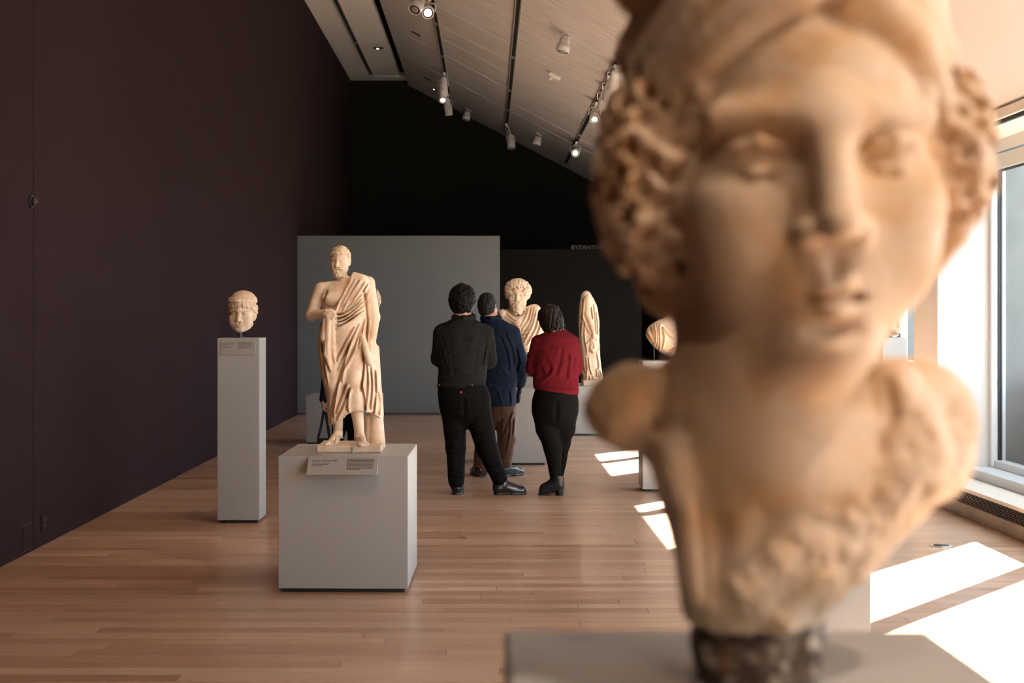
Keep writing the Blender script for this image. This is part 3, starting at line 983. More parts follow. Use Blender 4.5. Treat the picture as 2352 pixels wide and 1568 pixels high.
# ------------------------------------------------------------------ the large foreground bust
def foreground_bust():
    base = np.array([0.19, 0.985, 1.2])
    v = Vox((0.045, 0.78, 1.215), (0.365, 1.13, 1.815), 0.0022)
    ht = np.array([0.2085, 0.972, 1.5554])
    F = Frame(v, ht, 0.0125, rot(2, -1.5, 0))
    carve_head(F, ears=False, neck=False, chin=-0.25, nose=0.8, eye=3.25, lips=1.3, full=0.05, mouth=1.0, lip_y=0.25, mouth_z=-0.3, jaw=1.4)
    F.cap((-0.8, 1.5, -6), (-1.0, 2.6, -17), 4.9, 5.3, 1.6)
    # hair: mass behind, waves from the parting to the temples, thick side locks
    F.ell((0, 3.4, 4.2), (8.6, 8.4, 9.2), 0.6)
    F.ell((-6.3, 3.4, -5.0), (2.0, 3.4, 3.4), 1.4, rot(0, 16, 0))
    F.ell((-4.2, 3.4, -9.0), (1.6, 3.0, 3.5), 1.6, rot(0, 18, 0))
    for s in (-1, 1):
        F.ell((s * 7.9, 0.6, -0.6 + (0.9 if s > 0 else 0)), (2.5 if s < 0 else 2.3, 4.4, 5.2 if s < 0 else 4.4), 0.8)
        F.ell((s * 7.2, -1.6, 3.4), (1.5, 2.4, 2.6), 0.8)
    for s in (-1, 1):
        for i, (z0, y0, r0) in enumerate([(7.5, -6.7, 1.15), (8.9, -6.0, 1.3), (10.4, -4.8, 1.4), (11.7, -3.0, 1.5)]):
            q = 1 + 0.03 * i
            pts = [(s * 0.6, y0, z0 + 0.5), (s * 2.6, y0 + 0.1, z0 + 0.1), (s * 4.7 * q, y0 + 1.2, z0 - 1.6), (s * 6.3 * q, y0 + 3.0, z0 - 3.8), (s * 7.6 * q, y0 + 5.2, z0 - 5.8)]
            sp = smooth_poly(pts, 3)
            F.path([tuple(p) for p in sp], [r0 * 0.8] + [r0] * (len(sp) - 2) + [r0 * 0.7], 0.35)
    for s in (-1, 1):                                # strands joining the waves to the side masses
        F.ell((s * 6.7, -1.8, -0.8), (1.3, 2.6, 4.2), 0.8)
        for i in range(6):
            o_ = i * 0.8
            F.path([(s * (5.6 + .2 * i), -4.6 + .7 * i, 4.2 + .3 * i), (s * (7.6 + .15 * i), -3.4 + .9 * i, 2.0), (s * (8.6 + .1 * i), -2.8 + 1.1 * i, -1.0), (s * (8.0 + .1 * i), -2.6 + 1.2 * i, -4.2), (s * (7.0 + .1 * i), -1.6 + 1.2 * i, -6.2)], [.55, .7, .75, .7, .4], .25)
    # upper roll that overhangs at the image left, and the flatter one opposite
    F.path([(-1.0, -3.6, 12.6), (-3.6, -3.6, 12.4), (-5.8, -1.8, 11.6), (-7.0, 1.4, 10.6)], [2.0, 2.6, 2.9, 2.7], 0.5)
    F.path([(0.9, -3.6, 12.6), (3.8, -3.4, 11.8), (6.2, -1.2, 10.2), (7.0, 1.8, 8.6)], [1.9, 2.3, 2.3, 2.0], 0.5)
    F.ell((0, 1.5, 14.5), (6.0, 5.0, 4.0), 1.0)
    # side locks: small twisting curls carved all over the side masses, with drilled hollows between
    for s in (-1, 1):
        cc = (s * 7.7, 0.4, -0.6 + (0.9 if s > 0 else 0)); rr = (2.7 if s < 0 else 2.4, 4.9, 5.5 if s < 0 else 4.8)
        side = lambda n_: n_[0] * s > -0.25
        locks(F, [q for q in scalp_points(150, 11 + s, lambda x, y: -99, cc, rr) if side(q[1])], 11 + s, 0.50, 0.80, 0.15)
        for q in scalp_points(110, 31 + s, lambda x, y: -99, cc, np.array(rr) * 1.06):
            if side(q[1]): F.ell(q[0], (0.6, 0.6, 0.6), 0.2, sub=True)
        # loose curls along the hairline at the temple
        rs = random.Random(5 + s)
        for i in range(5, 14):
            t = i / 13
            p = (s * (4.4 + 2.4 * t), -6.4 + 3.4 * t, 5.4 - 6.0 * t)
            th = rs.uniform(0, 6.28)
            F.path([(p[0] + .6 * math.cos(th + u_) * .8, p[1] + .3 * math.cos(th + u_), p[2] + .7 * math.sin(th + u_)) for u_ in (0, 1.4, 2.8, 4.0)], [.4, .45, .4, .25], .15)
    # drilled hollow at the parting
    F.ell((0.5, -8.6, 8.3), (1.0, 1.7, 0.8), 0.5, sub=True)
    # shoulders broken off, chest tapering to the socle; pixel rows at their distance
    d = 0.985
    def row(py, xl, xr, ry, dy=0.0):
        a, b = P(xl, py, d), P(xr, py, d)
        return (a[2], (a[0] + b[0]) / 2, d + dy, (b[0] - a[0]) / 2, ry)
    v.loft([row(850, 1560, 1955, 0.060, .005), row(905, 1500, 2060, 0.058, .005), row(960, 1470, 2150, 0.058), row(1020, 1472, 2190, 0.060), row(1080, 1504, 2190, 0.064), row(1140, 1522, 2150, 0.066),
            row(1210, 1535, 2070, 0.066), row(1280, 1550, 1995, 0.062), row(1350, 1562, 1930, 0.056), row(1420, 1580, 1885, 0.05)], 0.018, n=2.4)
    # arm stumps
    v.ell(P(1440, 940, d), (0.028, 0.036, 0.026), 0.010, rot(0, 10, 0))
    v.box(P(1395, 1000, d + .0) - np.array((0.006, .03, 0)), P(1470, 880, d) + np.array((0, .03, 0)), 0.012, 0.012)
    v.ell(P(1495, 898, d), (0.028, 0.034, 0.017), 0.014, rot(0, 26, 0))
    v.ell(P(2110, 960, d), (0.036, 0.042, 0.040), 0.014, rot(0, -15, 0))
    v.ell(P(2150, 1040, d), (0.020, 0.034, 0.030), 0.014)
    v.ell(P(2090, 895, d), (0.028, 0.036, 0.020), 0.012, rot(0, 12, 0))
    # smooth neck flowing into the chest
    v.cap(P(1755, 850, .955), P(1775, 1010, .955), 0.058, 0.050, 0.03)
    v.cap(P(1690, 940, .935), P(1580, 915, .955), 0.009, 0.009, 0.02)
    v.cap(P(1870, 945, .935), P(2020, 915, .955), 0.009, 0.010, 0.02)
    # folded garment border: thick on the right, thin strip on the left
    for pts, rr in (([(2050, 870), (2065, 960), (2030, 1060), (1940, 1120), (1840, 1190), (1770, 1270), (1730, 1350)], .014), ([(2110, 960), (2095, 1060), (2010, 1140), (1910, 1215), (1840, 1290)], .015),
                    ([(1548, 1020), (1572, 1120), (1592, 1250), (1612, 1370)], .008), ([(1600, 1095), (1650, 1130), (1720, 1135)], .006)):
        sp = [P(p[0], p[1], .945) for p in smooth_poly(pts, 3)]
        v.path(sp, rr, 0.012)
    H = strokes(v, [([(1640, 1170), (1660, 1280), (1640, 1400)], 22, -10), ([(1760, 1150), (1740, 1230), (1690, 1330)], 34, -10), ([(1600, 1130), (1615, 1260), (1625, 1400)], 10, -12),
                    ([(2040, 870), (2050, 960), (2010, 1050)], 12, -14), ([(1540, 850), (1525, 930), (1520, 1010)], 16, -10)], 0.93)
    v.relief(H, lambda X, Y, Z: np.clip((d - 0.005 - Y) / 0.02, 0, 1))
    # broken lower right flank
    def rough(p):
        q = F.inv(p)
        body = np.clip((1.435 - p[:, 2]) / 0.05, 0, 1)
        px = p[:, 0] / p[:, 1] * F_PX + VX; py = VY - (p[:, 2] - CH) / p[:, 1] * F_PX
        side = np.clip((np.abs(px - 1780) - 190) / 90, 0, 1)
        low = np.clip((py - 1100 - (1960 - px) * 0.62) / 60, 0, 1)
        w = body * np.clip(np.maximum(side, low), 0, 1)
        return w * (vnoise(p, 0.034, 4) * 0.0085 + vnoise(p, 0.012, 2, 3) * 0.0022) + vnoise(p, 0.05, 2, 4) * 0.0012
    o = thing('marble_bust', 'large blurred foreground marble bust of a woman with parted wavy hair and broken shoulders', 'bust', tuple(base))
    b = link(bpy.data.objects.new('bust', v.mesh('bust', M['marble_warm'], base, rough)), o)
    # socle of dark conglomerate
    w = Vox((0.09, 0.90, 1.195), (0.29, 1.09, 1.32), 0.0025)
    def row2(py, xl, xr, ry):
        a, b_ = P(xl, py, d), P(xr, py, d)
        return (a[2], (a[0] + b_[0]) / 2, d + .004, (b_[0] - a[0]) / 2, ry)
    w.loft([(1.2005, P(1740, 1, d)[0], d + .004, 130 / F_PX * d, 0.045), row2(1530, 1600, 1880, 0.047), row2(1470, 1590, 1895, 0.047), row2(1400, 1600, 1895, 0.046), row2(1340, 1620, 1870, 0.04)], 0.004, n=2.6)
    link(bpy.data.objects.new('socle', w.mesh('socle', M['pebble'], base, lambda p: np.where(p[:, 2] > 1.206, vnoise(p, 0.022, 3, 7) * 0.006, 0))), o)
    return o

foreground_bust()
# ------------------------------------------------------------------ standing draped statue
def beard(F, n, seed, r=(0.42, 0.62), full=1.0, long=0.0):
    """curled beard and moustache over jaw and chin"""
    rs = random.Random(seed)
    F.ell((0, -5.0, -9.4 - long), (4.3 * full, 3.7, 3.4 + .3 * long), 1.2)
    for s in (-1, 1):
        F.ell((s * 5.2, -2.0, -5.6), (1.6, 2.6, 3.8), 1.0)
        F.path([(s * 0.4, -9.6, -5.7), (s * 1.8, -9.1, -6.2), (s * 3.0, -7.8, -7.4)], [0.55, 0.6, 0.45], 0.3)
    for i in range(n):
        a = rs.uniform(-1, 1); t = rs.random()
        ang = a * 1.75
        z = -5.0 - 7.6 * t - long * t
        rad = (6.3 * (1 - 0.42 * t)) * full
        x = rad * math.sin(ang); y = -2.2 - (7.2 - 0.9 * t) * math.cos(ang)
        if z > -7.6 and abs(x) < 2.6: continue
        q = rs.uniform(*r)
        th = rs.uniform(0, 6.28)
        ring = [(x + 0.8 * math.cos(th + u) * math.cos(ang) * .9, y + 0.8 * math.cos(th + u) * math.sin(ang) * .9, z + 0.8 * math.sin(th + u)) for u in (0, 1.3, 2.6, 3.8)]
        F.path(ring, [q, q, q * .85, q * .6], 0.15)
    # lower lip back through the beard
    F.ell((0, -9.2, -7.45), (1.3, 0.6, 0.45), 0.3)


def sophocles():
    d = 7.82
    u = d / F_PX
    def Q(px, py, dy=0.0): return P(px, py, d + dy) if dy == 0 else np.array([*(P(px, py, d)[:1]), d + dy, P(px, py, d)[2]])
    v = Vox((-1.02, 7.60, 0.745), (-0.54, 8.04, 1.91), 0.0030)
    def C(a, b, ra, rb=None, k=6): v.cap(Q(*a), Q(*b), ra * u, (ra if rb is None else rb) * u, k * u)
    def E(c, r, k=6, R=None, sub=False): v.ell(Q(*c), np.array(r) * u, k * u, R, sub)
    # bare torso
    v.loft([(Q(0, 652)[2], Q(787, 0)[0], d + .01, 30 * u, 22 * u), (Q(0, 664)[2], Q(787, 0)[0], d, 42 * u, 26 * u), (Q(0, 690)[2], Q(790, 0)[0], d, 52 * u, 32 * u), (Q(0, 720)[2], Q(793, 0)[0], d, 50 * u, 31 * u), (Q(0, 760)[2], Q(795, 0)[0], d, 55 * u, 33 * u)], 4 * u)
    E((764, 684, -.052), (22, 14, 15), 10)           # breast
    E((806, 684, -.05), (22, 14, 15), 10)
    C((784, 635, .01), (787, 660, .01), 14, 17)      # neck
    C((768, 656, .0), (740, 662, .005), 12, 14.5, 8)    # shoulder
    C((805, 650, .0), (836, 648, .01), 15, 17, 8)
    # bare arm holding the cloth
    C((736, 664, .005), (716, 722, -.01), 14.5, 13, 5)
    C((716, 724, -.01), (748, 720, -.085), 13, 9, 5)
    E((758, 719, -.105), (13, 7, 9), 4)
    for i, (x0, y0, x1, y1) in enumerate([(762, 712, 774, 716), (764, 717, 776, 721), (763, 722, 774, 726), (760, 726, 770, 730)]):
        C((x0 - 4, y0, -.115), (x1 - 2, y1, -.118), 3.4, 3.2, 1.5); C((x1 - 2, y1, -.118), (x1 + 1, y1 + 5, -.105), 3.0, 2.4, 1.5)
    C((754, 713, -.12), (766, 710, -.125), 3.2, 2.8, 2)
    # cloaked body
    rows = [(700, 806, 50, 33), (725, 800, 58, 36), (745, 797, 62, 38), (780, 796, 65, 40), (820, 797, 65, 40), (860, 800, 62, 40), (900, 806, 60, 41), (935, 812, 60, 42), (985, 814, 60, 42)]
    w = v.like()
    w.loft([(Q(0, py)[2], Q(cx, 0)[0], d + .004, rx * u, ry * u) for py, cx, rx, ry in rows], 0)
    # shoulder sash rising to the right shoulder
    w.cap(Q(846, 650, .0), Q(842, 720, .01), 15 * u, 20 * u, 8 * u)
    for a in range(5):
        t = a / 4
        w.cap(Q(803 + 32 * t, 637 + 8 * t, -.03 - .02 * t), Q(768 + 50 * t, 712 + 10 * t, -.075), 13 * u, 12 * u, 8 * u)
    w.cap(Q(810, 643, .01), Q(842, 650, .015), 11 * u, 13 * u, 8 * u)
    w.cap(Q(806, 662, .05), Q(816, 710, .06), 22 * u, 28 * u, 10 * u)
    # thighs and knees pressing through the cloth
    w.cap(Q(764, 790, -.03), Q(772, 885, -.065), 27 * u, 20 * u, 14 * u)
    w.cap(Q(772, 885, -.06), Q(778, 960, -.03), 20 * u, 17 * u, 10 * u)
    w.cap(Q(820, 800, -.02), Q(815, 880, -.08), 27 * u, 19 * u, 14 * u)
    w.cap(Q(815, 880, -.08), Q(824, 950, -.055), 19 * u, 16 * u, 8 * u)
    w.ell(Q(798, 770, -.05), np.array((42, 28, 40)) * u, 14 * u)
    # hanging cloth at the back right
    w.cap(Q(862, 800, .02), Q(870, 950, .03), 9 * u, 9 * u, 6 * u)
    w.cap(Q(850, 770, .0), Q(856, 945, .0), 13 * u, 12 * u, 6 * u)
    # hem line
    hx = np.array([740, 757, 775, 800, 815, 836, 846, 858, 868, 880.]); hy = np.array([985, 974, 968, 950, 941, 941, 944, 946, 955, 962.])
    zh = np.interp(w.ax[0], [Q(x, 0)[0] for x in hx], [Q(0, y_)[2] for y_ in hy]).astype(np.float32)
    # top edge of the cloak: below it cloth, above it skin
    tx = np.array([700, 735, 752, 770, 780, 790, 800, 812, 830, 880.]); ty = np.array([745, 742, 730, 712, 695, 678, 660, 628, 600, 590.])
    zt_ = np.interp(w.ax[0], [Q(x, 0)[0] for x in tx], [Q(0, y_)[2] for y_ in ty]).astype(np.float32)
    w.cut(lambda X, Y, Z: np.maximum(zh[:, None, None] - Z, np.where(Y < d + .03, Z - zt_[:, None, None], -1)))
    # folds, drawn as ridges and grooves over the front
    g = []
    def groove(p, wd=2.6, h=-5.0): g.append((p, wd, h))
    def ridge(p, wd=4.0, h=4.0): g.append((p, wd, h))
    for x0, y0, x1, y1, x2, y2, q in [(806, 640, 788, 672, 770, 712, 1), (815, 640, 797, 676, 780, 712, .8), (826, 644, 806, 676, 786, 714, 1.2), (822, 664, 808, 682, 800, 698, .7),
                                  (838, 646, 815, 684, 794, 716, 1), (844, 652, 828, 680, 806, 704, .9), (846, 664, 836, 690, 818, 704, .8)]:      # sash folds
        groove([(x0, y0), (x1, y1), (x2, y2)], 2.2, -5 * q)
        ridge([(x0 + 3.5, y0 + 1), (x1 + 3.5, y1 + 1), (x2 + 3.5, y2 + 1)], 2.6, 4 * q)
    for k in range(4):                                    # bundle under the arm
        t = k / 3
        groove([(772, 722 + 28 * t), (790, 720 + 24 * t), (815, 704 + 24 * t), (836, 680 + 32 * t)], 2.4, -7)
        ridge([(772, 726.5 + 28 * t), (790, 724.5 + 24 * t), (815, 708.5 + 24 * t), (836, 684.5 + 32 * t)], 2.6, 6)
    for p in ([(832, 740), (815, 800), (790, 850), (768, 915), (757, 965)], [(826, 742), (800, 800), (775, 850)], [(815, 750), (796, 785), (772, 830)],
              [(838, 730), (830, 770), (822, 800)], [(790, 830), (778, 880), (768, 930), (764, 960)], [(808, 780), (792, 830), (785, 880)],
              [(798, 880), (785, 915), (770, 950)], [(802, 900), (798, 930), (800, 945)], [(806, 890), (790, 930), (772, 962)],
              [(838, 800), (836, 850), (830, 900)], [(842, 830), (845, 880), (840, 940)], [(850, 840), (854, 890), (850, 940)], [(860, 850), (862, 900), (858, 950)],
              [(866, 900), (870, 930), (868, 955)], [(846, 730), (842, 780), (836, 830)], [(740, 770), (742, 820), (752, 880)], [(832, 880), (838, 920), (840, 942)]):
        groove(p, 2.6, -8.5); ridge([(x + 4, y_) for x, y_ in p], 3.8, 5.0)
    w.relief(strokes(w, g, d - .05), lambda X, Y, Z: np.clip((d + .02 - Y) / 0.04, 0, 1))
    # back folds
    X, Y, Z = w.grid((slice(None),) * 3)
    w.D += (np.sin((X * 0.9 + Z * 0.12) * 2 * math.pi / 0.05) * 0.006 * np.clip((Y - d - .01) / 0.05, 0, 1) * np.clip((1.55 - Z) / .1, 0, 1)).astype(np.float32)
    v.D = np.minimum(v.D, w.D)
    # end of the cloak hanging from the hand, in stepped folds with pointed tips
    for x0, y0, x1, y1, r0, r1, q in [(752, 730, 749, 776, 6, 9, 0), (749, 776, 756, 806, 9, 2.5, .0), (760, 730, 757, 815, 7, 9, -.012), (757, 815, 765, 848, 9, 2.5, -.012), (768, 730, 769, 800, 6, 8, -.004), (769, 800, 775, 832, 8, 2, -.004), (773, 732, 775, 770, 5, 6, .01)]:
        C((x0, y0, -.095 + q), (x1, y1, -.103 + q), r0, r1, 1.2)
    C((766, 846, -.105), (762, 862, -.09), 3, 2, 1)
    for x, y_ in ((754.5, 812), (764, 826), (771, 800)): v.cap(Q(x, 738, -.128), Q(x + 1, y_, -.135), 1.6 * u, 1.4 * u, 1.5 * u, sub=True)
    # draped arm and the hand with the scroll
    C((843, 652, .0), (858, 728, -.005), 17, 15, 4)
    C((858, 728, -.005), (856, 778, -.05), 15, 10, 5)
    E((852, 792, -.065), (8, 8, 15), 4)
    for k in range(4): C((847 - k * 1.0, 790 + k * 5, -.095), (840 + k * .6, 797 + k * 5, -.10), 3.2, 2.6, 1)
    C((835, 772, -.085), (852, 832, -.105), 7.5, 8, 1)
    v.cap(Q(853, 837, -.108), Q(854, 842, -.109), 4 * u, 4 * u, 0, sub=True)
    v.relief(strokes(v, [([(836, 668), (841, 705), (843, 740), (842, 765)], 2.4, -9), ([(752, 668), (744, 690), (742, 705)], 2.4, -7), ([(746, 700), (764, 706), (780, 694)], 2.6, -4), ([(790, 656), (786, 690), (784, 706)], 2.6, -2.5)], d - .05), lambda X, Y, Z: np.clip((d - .0 - Y) / 0.03, 0, 1))
    # shins and sandalled feet
    C((776, 955, -.03), (777, 992, -.012), 13, 10.5, 4)
    C((777, 998, -.02), (766, 1010, -.08), 11, 8.5, 6)
    for k in range(5): C((762 + k * 4.4, 1010, -.085), (754 + k * 4.6, 1016, -.125 + k * .006), 4.0, 3.3, 1.5)
    C((822, 940, -.05), (827, 996, -.035), 14.5, 11, 4)
    C((828, 1000, -.04), (838, 1012, -.12), 11.5, 9, 6)
    for k in range(5): C((829 + k * 4.4, 1012, -.125), (831 + k * 4.7, 1018, -.165 + abs(k - 1) * .006), 4.0, 3.3, 1.5)
    for (cx, cy, dy) in ((776, 1000, -.03), (829, 1002, -.055)):
        v.path([Q(cx - 12, cy + 4, dy), Q(cx - 6, cy - 2, dy - .03), Q(cx + 6, cy - 2, dy - .03), Q(cx + 12, cy + 4, dy)], 2.2 * u, 1 * u)
        v.path([Q(cx, cy - 3, dy - .03), Q(cx + 1, cy + 6, dy - .055), Q(cx - 1, cy + 12, dy - .075)], 2.4 * u, 1 * u)
    # tree-trunk support behind the leg: a box of scrolls
    C((862, 938, .03), (866, 1024, .02), 15, 19, 6)
    C((848, 960, .03), (850, 1024, .03), 11, 13, 4)
    for x in (850, 860, 870): v.cap(Q(x, 975, -.03), Q(x + 1, 1022, -.035), 2 * u, 2 * u, 3 * u, sub=True)
    # head
    F = Frame(v, Q(781, 599, .008), 0.0069, rot(4, 0, -10))
    carve_head(F, neck=False, nose=0.85)
    beard(F, 60, 3, r=(0.55, 0.8), full=1.05)
    locks(F, [p for p in scalp_points(190, 4, hairline)], 9, 0.62, 0.75, 0.3)
    o = thing('marble_statue', 'standing marble statue of a bearded man in a draped cloak holding a scroll', 'statue', (-0.755, 7.82, 0.7187))
    link(bpy.data.objects.new('figure', v.mesh('figure', M['marble'], o.location, lambda p: vnoise(p, 0.02, 2) * 0.0012)), o)
    # marble plinth with a thin clear clip
    pl = Vox((-0.96, 7.62, 0.70), (-0.54, 8.04, 0.79), 0.004)
    x0 = (727 - VX) / F_PX * 7.66; x1 = (873.5 - VX) / F_PX * 7.66
    pl.box((x0, 7.66, 0.7190), (x1 + .004, 7.985, 0.7575), 0.004)
    link(bpy.data.objects.new('plinth', pl.mesh('plinth', M['marble'], o.location, lambda p: np.where(p[:, 2] > 0.724, vnoise(p, 0.03, 3) * 0.0025, 0))), o)
    cx = (812 - VX) / F_PX * 7.65
    MB().box((cx - .009, 7.652, 0.7188), (cx + .009, 7.657, 0.7560), 0.001).build('clip', M['glassy'], o)
    for ch in o.children:
        if ch.name.startswith('clip'): ch.location = -Vector(o.location)
    return o

M['glassy'] = pmat('grey acrylic clip', (0.42, 0.40, 0.36), 0.2, 0.6)
sophocles()
# ------------------------------------------------------------------ portrait head on the slim pillar
def rod(o, mat, x, y, z0, z1, r=0.006):
    return MB().lathe([(r * 2.2, z0), (r * 2.2, z0 + .004), (r, z0 + .006), (r, z1)], 14, (x, y, 0)).build('mount_rod', M[mat], o)

M['steel'] = pmat('grey steel rod', (0.30, 0.32, 0.33), 0.4, 0.5, metal=0.5)

def portrait_head():
    d = 10.14
    c = P(556, 719.5, d)
    v = Vox(c - np.array((.15, .17, .16)), c + np.array((.15, .17, .20)), 0.0026)
    s = 0.0122
    F = Frame(v, c, s, rot(2, 0, -3))
    carve_head(F, neck=False, nose=0.75, full=0.2, chin=0.4)
    F.ell((0.6, 2.6, -6.6), (4.6, 4.4, 3.6), 1.5)                     # stump of the neck
    # combed fringe and a cloth band wound round the head
    rs = random.Random(2)
    for i in range(-9, 10):
        a = i / 9 * 1.4
        q = rs.uniform(-.09, .09)
        p0 = (7.4 * math.sin(a), 0.9 - 9.0 * math.cos(a), 6.4 - 0.15 * abs(i))
        p1 = (7.8 * math.sin(a + q), 0.9 - 9.2 * math.cos(a + q), 5.0 - 0.25 * abs(i))
        p2 = (7.7 * math.sin(a + 2.4 * q), 0.9 - 9.0 * math.cos(a + 2 * q), 4.0 - 0.32 * abs(i) + rs.uniform(-.3, .3))
        F.path([p0, p1, p2], [0.6, 0.62, 0.4], 0.35)
    F.ell((-0.6, -8.6, 7.2), (2.2, 0.7, 0.9), 0.2)                   # plaque on the band
    for sd in (-1, 1):
        F.path([(sd * 7.0, -2.5, 3.2), (sd * 7.8, 0.2, 1.6), (sd * 7.6, 3.5, 0.4)], [1.0, 1.2, 1.2], 0.4)
        F.path([(sd * 7.2, -1.5, 5.2), (sd * 7.9, 1.2, 3.8), (sd * 7.4, 4.5, 2.4)], [1.0, 1.2, 1.2], 0.4)
    ringp = lambda z, k, tilt: [(7.9 * k * math.sin(t), 1.3 - 9.6 * k * math.cos(t), z + tilt * (1 + math.cos(t)) / 2) for t in np.linspace(0, 2 * math.pi, 22)]
    F.path(ringp(7.4, 0.97, -0.4), 0.8, 0.4)
    F.path(ringp(8.6, 0.92, -0.4), 0.8, 0.4)
    F.ell((0.4, 1.8, 7.4), (7.6, 9.0, 6.0), 0.9)
    o = thing('head_sculpture', 'marble head of a woman with banded hair on a steel rod, on the slim pillar', 'sculpture', (-1.755, 10.145, 1.303))
    link(bpy.data.objects.new('head', v.mesh('head', M['marble'], o.location, lambda p: vnoise(p, 0.04, 3) * 0.0015)), o)
    r = rod(o, 'steel', -0.013, 0.0, 0.0, 0.09, 0.013)
    return o
portrait_head()

# ------------------------------------------------------------------ draped bust helper: cloth shell with folds
def marcus():
    d = 14.22
    u = d / F_PX
    def Q(px, py, dy=0.0):
        p = P(px, py, d); return np.array([p[0], d + dy, p[2]])
    lo = Q(1132, 830, -.30); hi = Q(1262, 628, .30)
    v = Vox(np.minimum(lo, hi), np.maximum(lo, hi), 0.0040)
    F = Frame(v, Q(1189, 678, -.03), 0.0128, rot(3, 0, -4))
    carve_head(F, neck=False, nose=0.85, full=0.2, chin=-.2)
    F.cap((0, 2.2, -6), (0.3, 4.0, -20), 5.4, 6.4, 2.2)
    beard(F, 80, 5, r=(0.5, 0.72), full=1.0, long=1.6)
    F.ell((0, 2.4, 4.0), (9.0, 9.0, 7.8), 1.0)
    for sd in (-1, 1): F.ell((sd * 8.0, 0.6, 1.6), (2.2, 4.6, 4.6), 1.0)
    hl = lambda x, y: (6.0 if y < -1.5 and abs(x) < 5.4 else (-2.0 if y < 2 else -6))
    sc = scalp_points(330, 6, hl, (0, 1.6, 3.4), (9.8, 9.9, 9.0))
    locks(F, sc, 12, 0.85, 0.95, 0.2)
    rs = random.Random(4)
    for p, n in scalp_points(260, 9, hl, (0, 1.6, 3.4), (10.4, 10.5, 9.6)):
        F.ell(p, (0.55, 0.6, 0.55), 0.2, sub=True)
    # chest under a heavy cloak
    w = v.like()
    row = lambda py, xl, xr, ry, dy=0.03: (Q(0, py)[2], (Q(xl, 0)[0] + Q(xr, 0)[0]) / 2, d + dy, (xr - xl) / 2 * u, ry)
    w.loft([row(704, 1172, 1212, .10, .05), row(716, 1154, 1226, .13, .05), row(730, 1142, 1236, .15), row(748, 1141, 1247, .155), row(765, 1148, 1252, .155), row(780, 1168, 1238, .14), row(795, 1188, 1224, .12, .02), row(806, 1200, 1222, .10, .02)], 0, 2.2)
    w.cap(Q(1152, 722, -.02), Q(1190, 742, -.12), .045, .05, .02)     # collar bundle
    w.cap(Q(1190, 742, -.12), Q(1218, 712, -.02), .05, .045, .02)
    w.ell(Q(1154, 720, -.05), (.045, .05, .045), .01)                  # knot on the shoulder
    w.cap(Q(1228, 712, -.02), Q(1208, 796, -.10), .06, .05, .03)
    w.ell(Q(1188, 714, -.12), (.075, .10, .055), .02, sub=True)
    g = []
    for x0, y0, x1, y1, x2, y2 in [(1146, 728, 1170, 745, 1196, 752), (1148, 736, 1168, 752, 1192, 760), (1160, 718, 1180, 736, 1196, 742), (1212, 708, 1205, 728, 1194, 748), (1220, 706, 1212, 735, 1196, 756),
                                   (1230, 712, 1222, 745, 1200, 786), (1236, 722, 1230, 752, 1208, 792), (1242, 735, 1236, 760, 1218, 795), (1226, 708, 1216, 745, 1196, 772), (1194, 762, 1206, 762, 1214, 758), (1194, 770, 1204, 771, 1212, 768), (1150, 748, 1172, 764, 1196, 776), (1158, 760, 1176, 774, 1198, 786), (1168, 776, 1184, 786, 1202, 796)]:
        g.append(([(x0, y0), (x1, y1), (x2, y2)], 1.8, -5.0)); g.append(([(x0 + 2.6, y0 + 1.5), (x1 + 2.6, y1 + 1.5), (x2 + 2.6, y2 + 1.5)], 2.2, 3.6))
    w.relief(strokes(w, g, d - .1), lambda X, Y, Z: np.clip((d + .02 - Y) / 0.06, 0, 1))
    v.D = np.minimum(v.D, w.D)
    o = thing('marble_bust', 'bearded marble bust with thick curly hair and a draped cloak before the visitors', 'bust', (0.294, d, 0.86))
    link(bpy.data.objects.new('bust', v.mesh('bust', M['marble'], o.location, lambda p: vnoise(p, 0.04, 2) * 0.0015)), o)
    zb = Q(0, 806)[2] - 0.86
    MB().lathe([(0.15, 0.0005), (0.15, 0.03), (0.12, 0.05), (0.075, 0.09), (0.07, zb - .05), (0.085, zb - .01), (0.085, zb + .02)], 28, (0.02, 0.02, 0)).build('socle', M['black'], o)
    return o
marcus()

